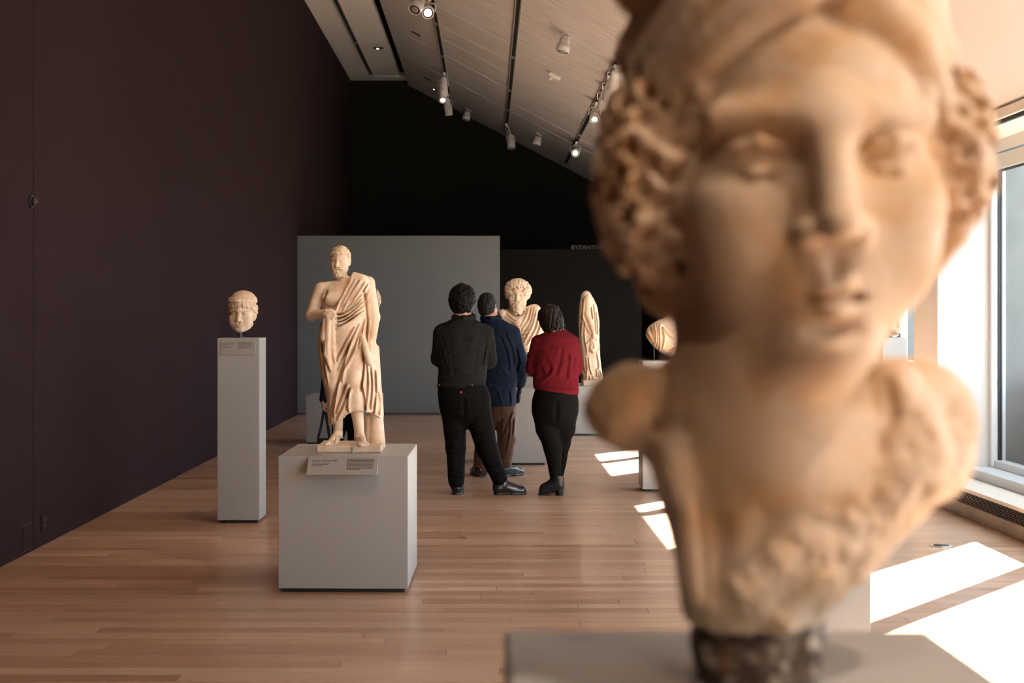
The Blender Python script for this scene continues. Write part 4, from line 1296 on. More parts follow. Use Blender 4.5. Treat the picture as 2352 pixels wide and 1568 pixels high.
# ------------------------------------------------------------------ headless figure with a mask at its feet
def headless():
    d = 17.75
    u = d / F_PX
    def Q(px, py, dy=0.0):
        p = P(px, py, d); return np.array([p[0], d + dy, p[2]])
    zb = Q(0, 886)[2]
    lo = Q(1324, 890, -.26); hi = Q(1398, 664, .22)
    v = Vox(np.minimum(lo, hi), np.maximum(lo, hi), 0.0045)
    row = lambda py, xl, xr, ry, dy=0.0: (Q(0, py)[2], (Q(xl, 0)[0] + Q(xr, 0)[0]) / 2, d + dy, (xr - xl) / 2 * u, ry)
    v.loft([row(669, 1343, 1349, .02), row(672, 1338, 1354, .05), row(680, 1334, 1359, .08), row(692, 1332, 1366, .11), row(710, 1330, 1372, .13), row(740, 1329, 1376, .14), row(770, 1330, 1376, .14), row(800, 1333, 1377, .14), row(840, 1335, 1380, .145), row(870, 1337, 1385, .15), row(884, 1337, 1388, .155)], 0, 2.3)
    # arm reaching down to the mask
    v.cap(Q(1348, 690, -.10), Q(1349, 722, -.13), .052, .046, .02)
    v.cap(Q(1349, 722, -.13), Q(1362, 762, -.16), .044, .03, .012)
    v.ell(Q(1363, 772, -.165), (.03, .03, .045), .012)
    # mask
    F = Frame(v, Q(1360, 793, -.12), 0.0085, rot(0, 6, 12))
    carve_head(F, neck=False, nose=0.8, ears=False)
    F.ell((0, -9.4, -6.9), (1.8, 1.2, 0.9), 0.3, sub=True)
    locks(F, [p for p in scalp_points(90, 3, lambda x, y: 5.6 if abs(x) < 5 else -7)], 3, 1.2, 1.1, 0.3)
    for sd in (-1, 1): F.path([(sd * 7.5, -3, 3), (sd * 8.6, -2.5, -3), (sd * 7.8, -2.0, -9), (sd * 7.0, -1, -14)], [1.5, 1.7, 1.5, 1.0], 0.5)
    g = []
    for pts in ([(1338, 690), (1336, 730), (1333, 770)], [(1342, 740), (1340, 770), (1344, 800)], [(1362, 700), (1366, 730), (1368, 770)], [(1368, 715), (1371, 745), (1372, 770)], [(1357, 706), (1360, 735)], [(1334, 720), (1342, 748), (1354, 770)],
                [(1344, 822), (1346, 850), (1344, 876)], [(1350, 822), (1352, 845), (1358, 862)], [(1338, 830), (1341, 850), (1345, 862)], [(1370, 815), (1374, 840), (1372, 850)], [(1372, 850), (1376, 870)], [(1376, 850), (1381, 868)], [(1368, 848), (1370, 868)], [(1340, 865), (1341, 880)], [(1352, 866), (1352, 880)]):
        g.append((pts, 1.5, -4.5)); g.append(([(x + 2.4, y_) for x, y_ in pts], 2.0, 3))
    v.relief(strokes(v, g, d - .12), lambda X, Y, Z: np.clip((d + .03 - Y) / 0.05, 0, 1))
    v.cap(Q(1362, 868, -.17), Q(1376, 872, -.17), .022, .016, .01)     # foot
    v.box((Q(1337, 0)[0], d - .19, zb - .0), (Q(1390, 0)[0], d + .16, Q(0, 873)[2]), .01, .004)
    v.cut(lambda X, Y, Z: zb + .004 - Z)
    o = thing('marble_statue', 'headless draped marble figure with a bearded mask at its knee', 'statue', (1.28, d, 0.602))
    link(bpy.data.objects.new('figure', v.mesh('figure', M['marble'], (1.28, d, zb + .0035 - 0.0), lambda p: np.where(p[:, 2] > zb + .02, vnoise(p, 0.05, 3) * 0.004, 0))), o)
    return o
headless()

# ------------------------------------------------------------------ draped bust on the pale pillar
def draped_bust():
    d = 11.97
    u = d / F_PX
    def Q(px, py, dy=0.0):
        p = P(px, py, d); return np.array([p[0], d + dy, p[2]])
    lo = Q(1476, 828, -.2); hi = Q(1616, 640, .2)
    v = Vox(np.minimum(lo, hi), np.maximum(lo, hi), 0.004)
    row = lambda py, xl, xr, ry, dy=0.0: (Q(0, py)[2], (Q(xl, 0)[0] + Q(xr, 0)[0]) / 2, d + dy, (xr - xl) / 2 * u, ry)
    v.loft([row(730, 1524, 1572, .06), row(738, 1506, 1588, .09), row(752, 1488, 1602, .12), row(768, 1483, 1608, .13), row(785, 1492, 1600, .13), row(800, 1506, 1586, .11), row(812, 1522, 1570, .08), row(819, 1535, 1556, .05)], 0, 2.2)
    v.cap(Q(1545, 690, .01), Q(1548, 745, .01), .055, .065, .03)
    F = Frame(v, Q(1545, 672, -.02), 0.0105, rot(3, 0, -15))
    carve_head(F, neck=False, nose=.8, full=.2)
    locks(F, scalp_points(200, 8, hairline, (0, 1.6, 3.2), (8.2, 10, 9.2)), 5, .9, .9, .3)
    F.ell((0, 9, -3), (4, 3.2, 3.6), 1.2)
    g = []
    for pts in ([(1508, 742), (1510, 765), (1508, 795)], [(1502, 744), (1503, 765), (1506, 790)], [(1495, 750), (1500, 770), (1504, 790)], [(1512, 745), (1513, 770), (1514, 805)], [(1517, 745), (1530, 765), (1546, 780)], [(1486, 762), (1495, 778), (1502, 790)],
                [(1520, 750), (1523, 775), (1520, 800)], [(1516, 800), (1535, 806), (1556, 792)], [(1530, 812), (1548, 805), (1562, 790)], [(1526, 748), (1545, 760), (1560, 762)], [(1530, 745), (1550, 752), (1570, 752)], [(1560, 770), (1580, 760), (1596, 752)], [(1560, 785), (1580, 775), (1600, 765)]):
        g.append((pts, 1.6, -4.5)); g.append(([(x + 2.6, y_ + .5) for x, y_ in pts], 2.0, 3.4))
    v.relief(strokes(v, g, d - .1), lambda X, Y, Z: np.clip((d + .03 - Y) / 0.05, 0, 1))
    v.ell(Q(1515, 746, -.10), (.016, .016, .016), .01)                # brooch
    o = thing('marble_bust', 'draped marble bust with pleated shoulder mounted on thin rods, half hidden by the foreground bust', 'bust', (1.43, d, 1.085))
    link(bpy.data.objects.new('bust', v.mesh('bust', M['marble'], o.location, lambda p: vnoise(p, 0.05, 2) * 0.0015)), o)
    for px in (1502.5, 1560):
        x = Q(px, 0)[0] - 1.43
        MB().tube([(x, 0, 0.0005), (x, 0, Q(0, 790)[2] - 1.085)], 0.0045, 10).build('mount_rod', M['steel'], o)
    MB().lathe([(.05, .0005), (.05, .01), (.02, .02), (.02, .09)], 20, (0.115, 0, 0)).build('foot', M['black'], o)
    return o
draped_bust()

# ------------------------------------------------------------------ small head by the window
def window_head():
    d = 10.70
    c = P(2054, 741, d)
    v = Vox(c - np.array((.13, .14, .13)), c + np.array((.13, .14, .12)), 0.0026)
    F = Frame(v, c, 0.0078, rot(0, 0, 12))
    carve_head(F, neck=True, nose=.75, chin=.3)
    F.ell((-0.5, 2.5, 5.2), (8.4, 8.6, 5.6), 1.0)
    for i in range(7):
        z = 2.0 + i * 1.0
        F.path([(-8.2 + .25 * i, -1.5, z - 1.5), (-5.5, -6.4, z + 1.0), (0, -8.2 + .5 * i, z + 2.4), (5.5, -6.2, z + 1.2), (8.0 - .25 * i, -1.5, z - 1.5)], [.6, .75, .8, .75, .6], .35)
    F.ell((-8.5, 2, 3.0), (2.6, 4, 4.2), 1.0)
    # the neck breaks off unevenly
    v.cut(lambda X, Y, Z: (c[2] - 0.099) - Z + 0.25 * (X - c[0]) * 0)
    o = thing('head_sculpture', 'small pale marble head with wrapped hair in front of the bright window', 'sculpture', (2.99, d, 1.297))
    link(bpy.data.objects.new('head', v.mesh('head', M['marble'], o.location)), o)
    x, y_ = P(2047, 0, d)[0] - 2.99, .01
    MB().lathe([(.016, .0005), (.016, .004), (.009, .006), (.009, .03)], 14, (x, y_, 0)).build('mount_rod', M['black'], o)
    return o
window_head()

# ------------------------------------------------------------------ curly bust on the low broad pedestal, behind the statue
def hidden_bust():
    d = 16.55
    def Q(px, py, dy=0.0):
        p = P(px, py, d); return np.array([p[0], d + dy, p[2]])
    zb = 0.5525
    lo = Q(770, 930, -.3); hi = Q(876, 640, .3)
    v = Vox(np.minimum(lo, hi), np.maximum(lo, hi), 0.006)
    u = d / F_PX
    F = Frame(v, Q(839, 700, -.02), 0.0165, rot(0, 0, -25))
    carve_head(F, neck=True, nose=.85)
    F.ell((0, 1.6, 4.6), (8.6, 9.8, 8.6), 1.0)
    locks(F, scalp_points(260, 6, hairline, (0, 1.4, 3.6), (9.4, 10.4, 9.6)), 12, 1.0, 1.0, 0.2)
    row = lambda py, xl, xr, ry: (Q(0, py)[2], (Q(xl, 0)[0] + Q(xr, 0)[0]) / 2, d, (xr - xl) / 2 * u, ry)
    v.loft([row(742, 812, 848, .1), row(756, 798, 858, .15), row(790, 794, 860, .18), row(830, 800, 858, .17), row(870, 808, 856, .16), row(900, 806, 858, .16), row(909, 806, 858, .16)], .03)
    v.cut(lambda X, Y, Z: zb + .006 - Z)
    o = thing('marble_bust', 'curly-haired marble bust peeking out behind the draped statue', 'bust', (Q(832, 0)[0], d, zb))
    link(bpy.data.objects.new('bust', v.mesh('bust', M['marble'], (Q(832, 0)[0], d, zb + .0055))), o)
    return o
hidden_bust()
# ------------------------------------------------------------------ visitors
M['skin'] = pmat('skin', (0.52, 0.30, 0.20), 0.55, 0.4)
M['hair_black'] = pmat('black hair', (0.006, 0.005, 0.0045), 0.6, 0.15)
M['hair_grey'] = pmat('dark greying hair', (0.016, 0.014, 0.012), 0.6, 0.2, mix=((0.05, 0.045, 0.04), 60, 0.52, 0.75))
M['hair_brown'] = pmat('dark brown hair', (0.010, 0.005, 0.0035), 0.5, 0.25)
M['denim_black'] = pmat('washed black denim', (0.013, 0.013, 0.013), 0.85, 0.1, mix=((0.021, 0.0205, 0.020), 30, 0.45, 0.7), bump=(400, 0.2))
M['jeans_black'] = pmat('black jeans', (0.0045, 0.0043, 0.0045), 0.85, 0.1, bump=(400, 0.2))
M['navy'] = pmat('navy cotton', (0.006, 0.0105, 0.024), 0.8, 0.12, mix=((0.009, 0.016, 0.036), 12, 0.45, 0.7), bump=(350, 0.15))
M['cord'] = pmat('brown velvet corduroy', (0.05, 0.020, 0.009), 0.7, 0.2, mix=((0.085, 0.04, 0.02), 9, 0.5, 0.75), stretch=(3, 3, 0.6), sheen=0.25)
M['red'] = pmat('dark red knit', (0.115, 0.010, 0.016), 0.9, 0.05, bump=(260, 0.35))
M['leggings'] = pmat('black leggings', (0.004, 0.004, 0.004), 0.85, 0.1)
M['leather'] = pmat('black polished leather', (0.010, 0.011, 0.014), 0.22, 0.6)
M['sole'] = pmat('dark rubber sole', (0.014, 0.012, 0.011), 0.5, 0.4)
M['coat'] = pmat('midnight blue coat', (0.006, 0.006, 0.022), 0.8, 0.2)
M['tab'] = pmat('red woven tab', (0.5, 0.03, 0.03), 0.7)
M['brass'] = pmat('grey metal button', (0.4, 0.38, 0.36), 0.35, 0.5, metal=0.8)


def vpart(name, v, mat, parent, rough=None):
    org = Vector(parent.location)
    q = parent.parent
    while q is not None:
        org = org + q.location; q = q.parent
    o = bpy.data.objects.new(name, v.mesh(name, M[mat], org, rough))
    return link(o, parent)


def hand(v, wrist, direc, up, s=1.0, curl=0.6, flip=1):
    """palm with four fingers and a thumb, from the wrist along direc; up points to the back of the hand"""
    w = np.array(wrist, float); f = np.array(direc, float); f /= np.linalg.norm(f)
    n = np.array(up, float); n -= f * (n @ f); n /= np.linalg.norm(n)
    sd = np.cross(f, n) * flip
    v.ell(w + f * .045 * s, (.042 * s, .02 * s, .048 * s), .012 * s, np.stack([sd, n, f], 1))
    for i, (o, L) in enumerate([(-.030, .030), (-.010, .036), (.010, .034), (.029, .026)]):
        a = w + f * .08 * s + sd * o * s
        b = a + (f * math.cos(curl * .5) - n * math.sin(curl * .5)) * L * s
        c = b + (f * math.cos(curl * 1.3) - n * math.sin(curl * 1.3)) * L * .8 * s
        e = c + (f * math.cos(curl * 2.1) - n * math.sin(curl * 2.1)) * L * .55 * s
        v.path([a, b, c, e], [.0095 * s, .009 * s, .0085 * s, .0075 * s], .004 * s)
    t0 = w + f * .025 * s - sd * .036 * s
    t1 = t0 + (f * .8 - sd * .5 - n * .3) * .032 * s
    t2 = t1 + (f * .95 - n * .3) * .028 * s
    v.path([t0, t1, t2], [.012 * s, .0105 * s, .009 * s], .006 * s)


def person_body(label, d, base, lo, hi, head, yaw, pitch, roll, J, group='museum visitors'):
    """J: joints in world space; one continuous body with face, hands and limbs"""
    v = Vox(lo, hi, 0.0065)
    F = Frame(v, head, 0.0100, rot(0, 0, yaw) @ rot(pitch, roll, 0))
    carve_head(F, neck=False)
    v.cap(F.p((0, 2.2, -6)), J['neck'], .054, .06, .02)
    v.cap(J['neck'], J['pelvis'], .085, .10, .03)
    v.cap(J['shoulder'][0], J['shoulder'][1], .05, .05, .04)
    v.cap(J['hip'][0], J['hip'][1], .08, .08, .03)
    for i in (0, 1):
        v.path([J['shoulder'][i], J['elbow'][i], J['wrist'][i]], [.05, .04, .028], .02)
        h = J['hand'][i]
        hand(v, J['wrist'][i], h[0], h[1], 1.0, h[2], h[3])
        v.path([J['hip'][i], J['knee'][i], J['ankle'][i]], [.075, .05, .030], .03)
        v.cap(J['ankle'][i] + np.array((0, 0, -.02)), J['ankle'][i] + np.array((0, 0, -.035)) + J['toe'][i] * .05, .026, .020, .02)
    o = bpy.data.objects.new('person', v.mesh('person', M['skin'], base)); o.location = base
    link(o); tag(o, label, 'person', group)
    return o, F


def shoe(parent, heel, direc, L=0.29, shaft=0.12, heel_h=0.028, mat='leather', name='boot', high=False):
    """a boot standing on the floor: upper, sole; heel = back of the heel on the floor"""
    f = np.array(direc, float); f /= np.linalg.norm(f); s = np.array((-f[1], f[0], 0.0)); h = np.array(heel, float)
    pt = lambda a, b, c: h + f * a + s * b + np.array((0, 0, c))
    ext = [pt(a, b, c) for a in (-.08, L + .06) for b in (-.1, .1) for c in (-.01, .3)]
    lo, hi = np.min(ext, 0), np.max(ext, 0)
    v = Vox(lo, hi, .004)
    lift = heel_h if high else 0.03
    v.cap(pt(.045, 0, lift + .012), pt(.16, 0, .030), .040, .042, .015)
    v.cap(pt(.045, 0, lift + .035), pt(.16, 0, .055), .039, .040, .02)
    v.cap(pt(.16, .004, .030), pt(L - .045, .004, .026), .045, .038, .015)
    v.cap(pt(.16, .004, .050), pt(L - .045, .004, .034), .042, .034, .02)
    v.cap(pt(.05, 0, lift + .03), pt(.055, 0, lift + shaft), .041, .046, .02)
    v.cap(pt(.055, 0, lift + shaft - .02), pt(.12, 0, .07), .04, .04, .03)
    if high:
        v.cut(lambda X, Y, Z: np.clip(.12 - ((X - h[0]) * f[0] + (Y - h[1]) * f[1]), 0, .12) * (heel_h / .12) + .018 - .012 - Z)
    v.cut(lambda X, Y, Z: np.maximum(.018 - Z, Z - lift - shaft) + 0 * X + 0 * Y)
    up = vpart(name, v, mat, parent)
    w = Vox(lo, hi, .004)
    w.cap(pt(.05, 0, .0), pt(.16, 0, .0), .042, .042, .01)
    w.cap(pt(.17, .004, .0), pt(L - .045, .005, .0), .047, .042, .02)
    if high:
        w.cut(lambda X, Y, Z: np.maximum(Z - .016, 0.001 - Z) + 0 * X + 0 * Y)
        w.cut(lambda X, Y, Z: (.12 - ((X - h[0]) * f[0] + (Y - h[1]) * f[1])) + 0 * Z)
        q = Vox(lo, hi, .004)
        q.cap(pt(.045, 0, -.02), pt(.04, 0, heel_h + .03), .030, .036)
        q.cut(lambda X, Y, Z: np.maximum(Z - heel_h - .035, 0.001 - Z) + 0 * X + 0 * Y)
        w.D = np.minimum(w.D, q.D)
    else:
        w.cut(lambda X, Y, Z: np.maximum(Z - .026, 0.001 - Z) + 0 * X + 0 * Y)
        a0, a1 = .095, .15
        w.cut(lambda X, Y, Z: np.minimum(np.minimum(((X - h[0]) * f[0] + (Y - h[1]) * f[1]) - a0, a1 - ((X - h[0]) * f[0] + (Y - h[1]) * f[1])), .010 - Z))
    vpart('sole', w, 'sole', up)
    return up


def curls(F, n, seed, c, r, zmin, rad, amp, voxel, mat, parent, extra=None, noise=0.004, zlow=-7.5):
    pts = scalp_points(n, seed, zmin, c, r)
    e = np.array([F.p((c[0] + sx * (r[0] + 4), c[1] + sy * (r[1] + 4), c[2] + sz * (r[2] + 5))) for sx in (-1, 1) for sy in (-1, 1) for sz in (-1.3, 1)])
    v = Vox(e.min(0), e.max(0), voxel)
    G = Frame(v, F.t, F.s, F.R)
    G.ell(c, np.array(r) * .97)
    def keep(X, Y, Z):
        dx, dy, dz = X - F.t[0], Y - F.t[1], Z - F.t[2]
        x = (F.R[0, 0] * dx + F.R[1, 0] * dy + F.R[2, 0] * dz) / F.s
        y = (F.R[0, 1] * dx + F.R[1, 1] * dy + F.R[2, 1] * dz) / F.s
        z = (F.R[0, 2] * dx + F.R[1, 2] * dy + F.R[2, 2] * dz) / F.s
        face = np.minimum(np.minimum(-1.0 - y, 6.0 - z), 6.4 - np.abs(x))          # the face stays free
        return np.maximum(face, (zlow - z)) * F.s
    v.cut(keep)
    locks(G, pts, seed, rad, amp, 0.25)
    if extra: extra(G)
    return vpart('hair', v, mat, parent, lambda p: vnoise(p, 0.02, 3, seed) * noise)


def QQ(d):
    def Q(px, py, dy=0.0):
        p = P(px, py, d); return np.array([p[0], d + dy, p[2]])
    return Q

CAMSIDE = lambda d, a=.02, b=.05: (lambda X, Y, Z: np.clip((d + a - Y) / b, 0, 1))


def fold_set(items, w=2.0, h=3.0):
    g = []
    for p in items:
        g.append((p, w, -h)); g.append(([(x + w * 1.2, y_ + w * 1.0) for x, y_ in p], w * 1.2, h * .8))
    return g


def visitor_denim():
    d = 11.62; u = d / F_PX; Q = QQ(d)
    base = Vector((Q(1085, 0)[0], d, 0))
    J = dict(neck=Q(1065, 738), pelvis=Q(1062, 915), shoulder=(Q(1018, 762), Q(1112, 762)), elbow=(Q(1006, 822, .06), Q(1122, 824, .06)), wrist=(Q(1040, 838, .27), Q(1088, 838, .27)),
             hand=(((1, .3, .1), (0, .3, 1), .7, 1), ((-1, .3, .1), (0, .3, 1), .7, -1)), hip=(Q(1040, 930), Q(1088, 930)), knee=(Q(1046, 1030, .02), Q(1119, 1030, .0)), ankle=(Q(1048, 1108), Q(1146, 1106)),
             toe=(np.array((.05, 1, 0)), np.array((1, .1, 0))))
    o, F = person_body('visitor with black curly hair in charcoal denim jacket and black jeans', d, base, Q(980, 1146, -.32), Q(1215, 640, .48), Q(1063, 690, .0), 165, 8, 0, J)
    curls(F, 1000, 21, (0, 1.8, 0.6), (10.4, 10.4, 12.4), lambda x, y: 5.5 if y < -4 else -13, .72, 1.0, .0046, 'hair_black', o, None, .010, -13)
    # jacket
    v = Vox(Q(976, 900, -.25), Q(1156, 718, .42), .0055)
    row = lambda py, xl, xr, ry, dy=0.0: (Q(0, py)[2], (Q(xl, 0)[0] + Q(xr, 0)[0]) / 2, d + dy, (xr - xl) / 2 * u, ry)
    v.loft([row(728, 1046, 1084, .075), row(736, 1030, 1098, .095), row(746, 1012, 1116, .115), row(762, 1004, 1125, .13), row(790, 1002, 1127, .14), row(830, 1004, 1121, .14), row(860, 1006, 1117, .135), row(876, 1005, 1116, .14), row(889, 1004, 1116, .145)], 0)
    for s, sh, el, wr in ((0, (1015, 764), (1007, 824, .05), (1042, 840, .25)), (1, (1115, 764), (1124, 828, .05), (1086, 840, .25))):
        v.cap(Q(*sh), Q(*el), .070, .062, .03)
        v.cap(Q(*el), Q(*wr), .060, .050, .02)
    v.path([Q(1048, 727, .05), Q(1045, 729, -.03), Q(1066, 731, -.075), Q(1087, 728, -.03), Q(1084, 725, .05)], .024, .01)
    g = fold_set([[(1012, 800), (1020, 830), (1032, 850)], [(1016, 780), (1030, 800), (1060, 815)], [(1118, 790), (1112, 815), (1108, 840)], [(1122, 800), (1120, 825)], [(1020, 855), (1050, 862), (1090, 858)], [(1010, 840), (1030, 858)], [(1040, 770), (1060, 778), (1085, 776)], [(1130, 800), (1122, 830), (1124, 850)], [(1004, 790), (1008, 815)]], 3.0, 2.6)
    g += [([(1030, 760), (1036, 800), (1044, 874)], .9, -1.6), ([(1104, 758), (1098, 800), (1088, 874)], .9, -1.6), ([(1006, 873), (1060, 876), (1116, 873)], 1.2, -2.5), ([(1010, 760), (1018, 790), (1012, 820)], 1.0, -1.8), ([(1120, 760), (1114, 790), (1112, 830)], 1.0, -1.8)]
    v.relief(strokes(v, g, d - .12), CAMSIDE(d, .0, .05))
    j = vpart('jacket', v, 'denim_black', o, lambda p: vnoise(p * (1, 1, 1.6), 0.07, 3, 2) * 0.006)
    for bx in (1085, 1010):
        MB().tube([Q(bx, 882, -.155) - np.array(base), Q(bx, 882, -.147) - np.array(base)], .005, 10).build('button', M['brass'], j).location = (0, 0, 0)
    # jeans
    w = Vox(Q(990, 1120, -.25), Q(1175, 876, .25), .0055)
    w.loft([row(985, 1056, 1080, .03), row(965, 1030, 1106, .10), row(945, 1012, 1126, .145), row(915, 1006, 1128, .155), row(895, 1005, 1122, .15), row(882, 1007, 1116, .14)], 0)
    w.path([Q(1042, 935), Q(1047, 1030, .02), Q(1048, 1104, -.002)], [.108, .080, .066], .02)
    w.path([Q(1094, 935), Q(1119, 1030), Q(1147, 1098, .0)], [.115, .086, .064], .02)
    w.cap(Q(1066, 915, -.158), Q(1067, 968, -.13), .009, .011, .025, sub=True)
    g = fold_set([[(1030, 975), (1050, 985)], [(1030, 1030), (1062, 1040)], [(1100, 1020), (1135, 1035)], [(1030, 1085), (1064, 1092)], [(1130, 1075), (1158, 1085)], [(1080, 975), (1110, 990)]], 3.0, 2.5)
    g += [([(1022, 905), (1024, 935), (1040, 942), (1052, 933), (1052, 905), (1022, 905)], 1, -1.4), ([(1080, 905), (1080, 935), (1096, 942), (1110, 933), (1112, 905), (1080, 905)], 1, -1.4)]
    w.relief(strokes(w, g, d - .12), CAMSIDE(d, .0, .05))
    jn = vpart('jeans', w, 'jeans_black', o, lambda p: vnoise(p, 0.06, 3, 5) * 0.005)
    tp = Q(1060, 898, -.158) - np.array(base)
    MB().box(tp - np.array((.006, .003, .009)), tp + np.array((.006, .003, .009))).build('tab', M['tab'], jn)
    hl = Q(1048, 0); shoe(o, (hl[0], d - .05, 0), (.10, 1, 0), .29, .11)
    hl = Q(1131, 0); shoe(o, (hl[0], d - .0, 0), (1, .10, 0), .285, .12)
    return o
visitor_denim()


def visitor_navy():
    d = 12.95; u = d / F_PX; Q = QQ(d)
    base = Vector((Q(1135, 0)[0], d, 0))
    J = dict(neck=Q(1128, 738), pelvis=Q(1140, 915), shoulder=(Q(1098, 764), Q(1180, 764)), elbow=(Q(1092, 830, .05), Q(1199, 838, .0)), wrist=(Q(1110, 870, .2), Q(1195, 886, .08)),
             hand=(((.3, .3, -.6), (-1, 0, .1), .6, 1), ((-.15, .2, -1), (1, 0, 0), .9, -1)), hip=(Q(1122, 930), Q(1160, 930)), knee=(Q(1110, 1010, .03), Q(1163, 1010, .03)), ankle=(Q(1104, 1075), Q(1154, 1076)),
             toe=(np.array((-.15, 1, 0)), np.array((.5, .8, 0))))
    o, F = person_body('visitor with short greying hair in navy jacket and brown corduroy trousers', d, base, Q(1070, 1104, -.32), Q(1225, 670, .42), Q(1121, 704, .02), 158, 10, 6, J)
    curls(F, 800, 31, (0, 2.0, 0.8), (8.0, 9.2, 11.4), lambda x, y: 5.5 if y < -3 else (1 if y < 2.5 else -11), .55, .75, .0046, 'hair_grey', o, None, .006, -12)
    v = Vox(Q(1070, 940, -.25), Q(1220, 722, .32), .0058)
    row = lambda py, xl, xr, ry, dy=0.0: (Q(0, py)[2], (Q(xl, 0)[0] + Q(xr, 0)[0]) / 2, d + dy, (xr - xl) / 2 * u, ry)
    v.loft([row(729, 1112, 1142, .07), row(738, 1102, 1162, .095), row(750, 1090, 1182, .12), row(775, 1086, 1192, .135), row(820, 1086, 1192, .14), row(870, 1090, 1188, .14), row(905, 1094, 1186, .15), row(931, 1098, 1186, .155)], 0)
    v.cap(Q(1178, 764), Q(1198, 838, .0), .068, .062, .03); v.cap(Q(1198, 838, .0), Q(1196, 880, .05), .060, .050, .02)
    v.cap(Q(1096, 764), Q(1092, 832, .04), .066, .058, .03); v.cap(Q(1092, 832, .04), Q(1106, 862, .17), .056, .05, .02)
    v.path([Q(1110, 728, .05), Q(1108, 731, -.03), Q(1127, 732, -.075), Q(1146, 729, -.03), Q(1142, 726, .05)], .024, .01)
    g = fold_set([[(1150, 775), (1165, 810), (1170, 850)], [(1160, 765), (1176, 800), (1182, 840)], [(1150, 850), (1170, 870), (1186, 872)], [(1186, 800), (1192, 830), (1186, 860)], [(1130, 880), (1155, 890), (1180, 884)], [(1190, 855), (1206, 862)], [(1140, 900), (1150, 928)], [(1170, 895), (1172, 928)], [(1130, 820), (1150, 838)]], 3.0, 3.2)
    v.relief(strokes(v, g, d - .12), CAMSIDE(d, .0, .05))
    vpart('jacket', v, 'navy', o, lambda p: vnoise(p * (1, 1, 1.5), 0.07, 3, 6) * 0.006)
    w = Vox(Q(1080, 1090, -.22), Q(1200, 905, .25), .0058)
    w.loft([row(975, 1130, 1150, .02), row(952, 1104, 1180, .12), row(930, 1100, 1184, .14), row(910, 1102, 1182, .13)], 0)
    w.path([Q(1122, 935), Q(1112, 1010, .03), Q(1104, 1078, .01)], [.10, .082, .07], .02)
    w.path([Q(1160, 935), Q(1164, 1010, .03), Q(1155, 1078, .01)], [.105, .085, .070], .02)
    g = fold_set([[(1176, 945), (1160, 985), (1148, 1010)], [(1170, 960), (1168, 1000), (1160, 1040)], [(1180, 960), (1176, 1000)], [(1150, 1050), (1168, 1060)], [(1092, 1050), (1112, 1060)], [(1152, 960), (1150, 1000)]], 2.6, 3.2)
    w.relief(strokes(w, g, d - .1), CAMSIDE(d, .0, .05))
    vpart('trousers', w, 'cord', o, lambda p: vnoise(p, 0.06, 3, 8) * 0.005)
    hl = Q(1105, 0); shoe(o, (hl[0], d - .06, 0), (-.25, 1, 0), .29, .055, name='shoe')
    hl = Q(1148, 0); shoe(o, (hl[0], d - .05, 0), (.75, .65, 0), .29, .055, name='shoe')
    # glove or cap held in the hand
    c = Q(1192, 905, .06)
    q = Vox(c - .1, c + .1, .004)
    q.ell(c, (.022, .05, .075), 0, rot(0, 12, 0)); q.ell(c + np.array((-.012, -.01, -.05)), (.024, .035, .04), .02)
    b = thing('folded_gloves', 'dark gloves held in the hand of the visitor in navy', 'gloves', tuple(c))
    vpart('fabric', q, 'coat', b, lambda p: vnoise(p, .03, 2) * .006)
    return o
visitor_navy()


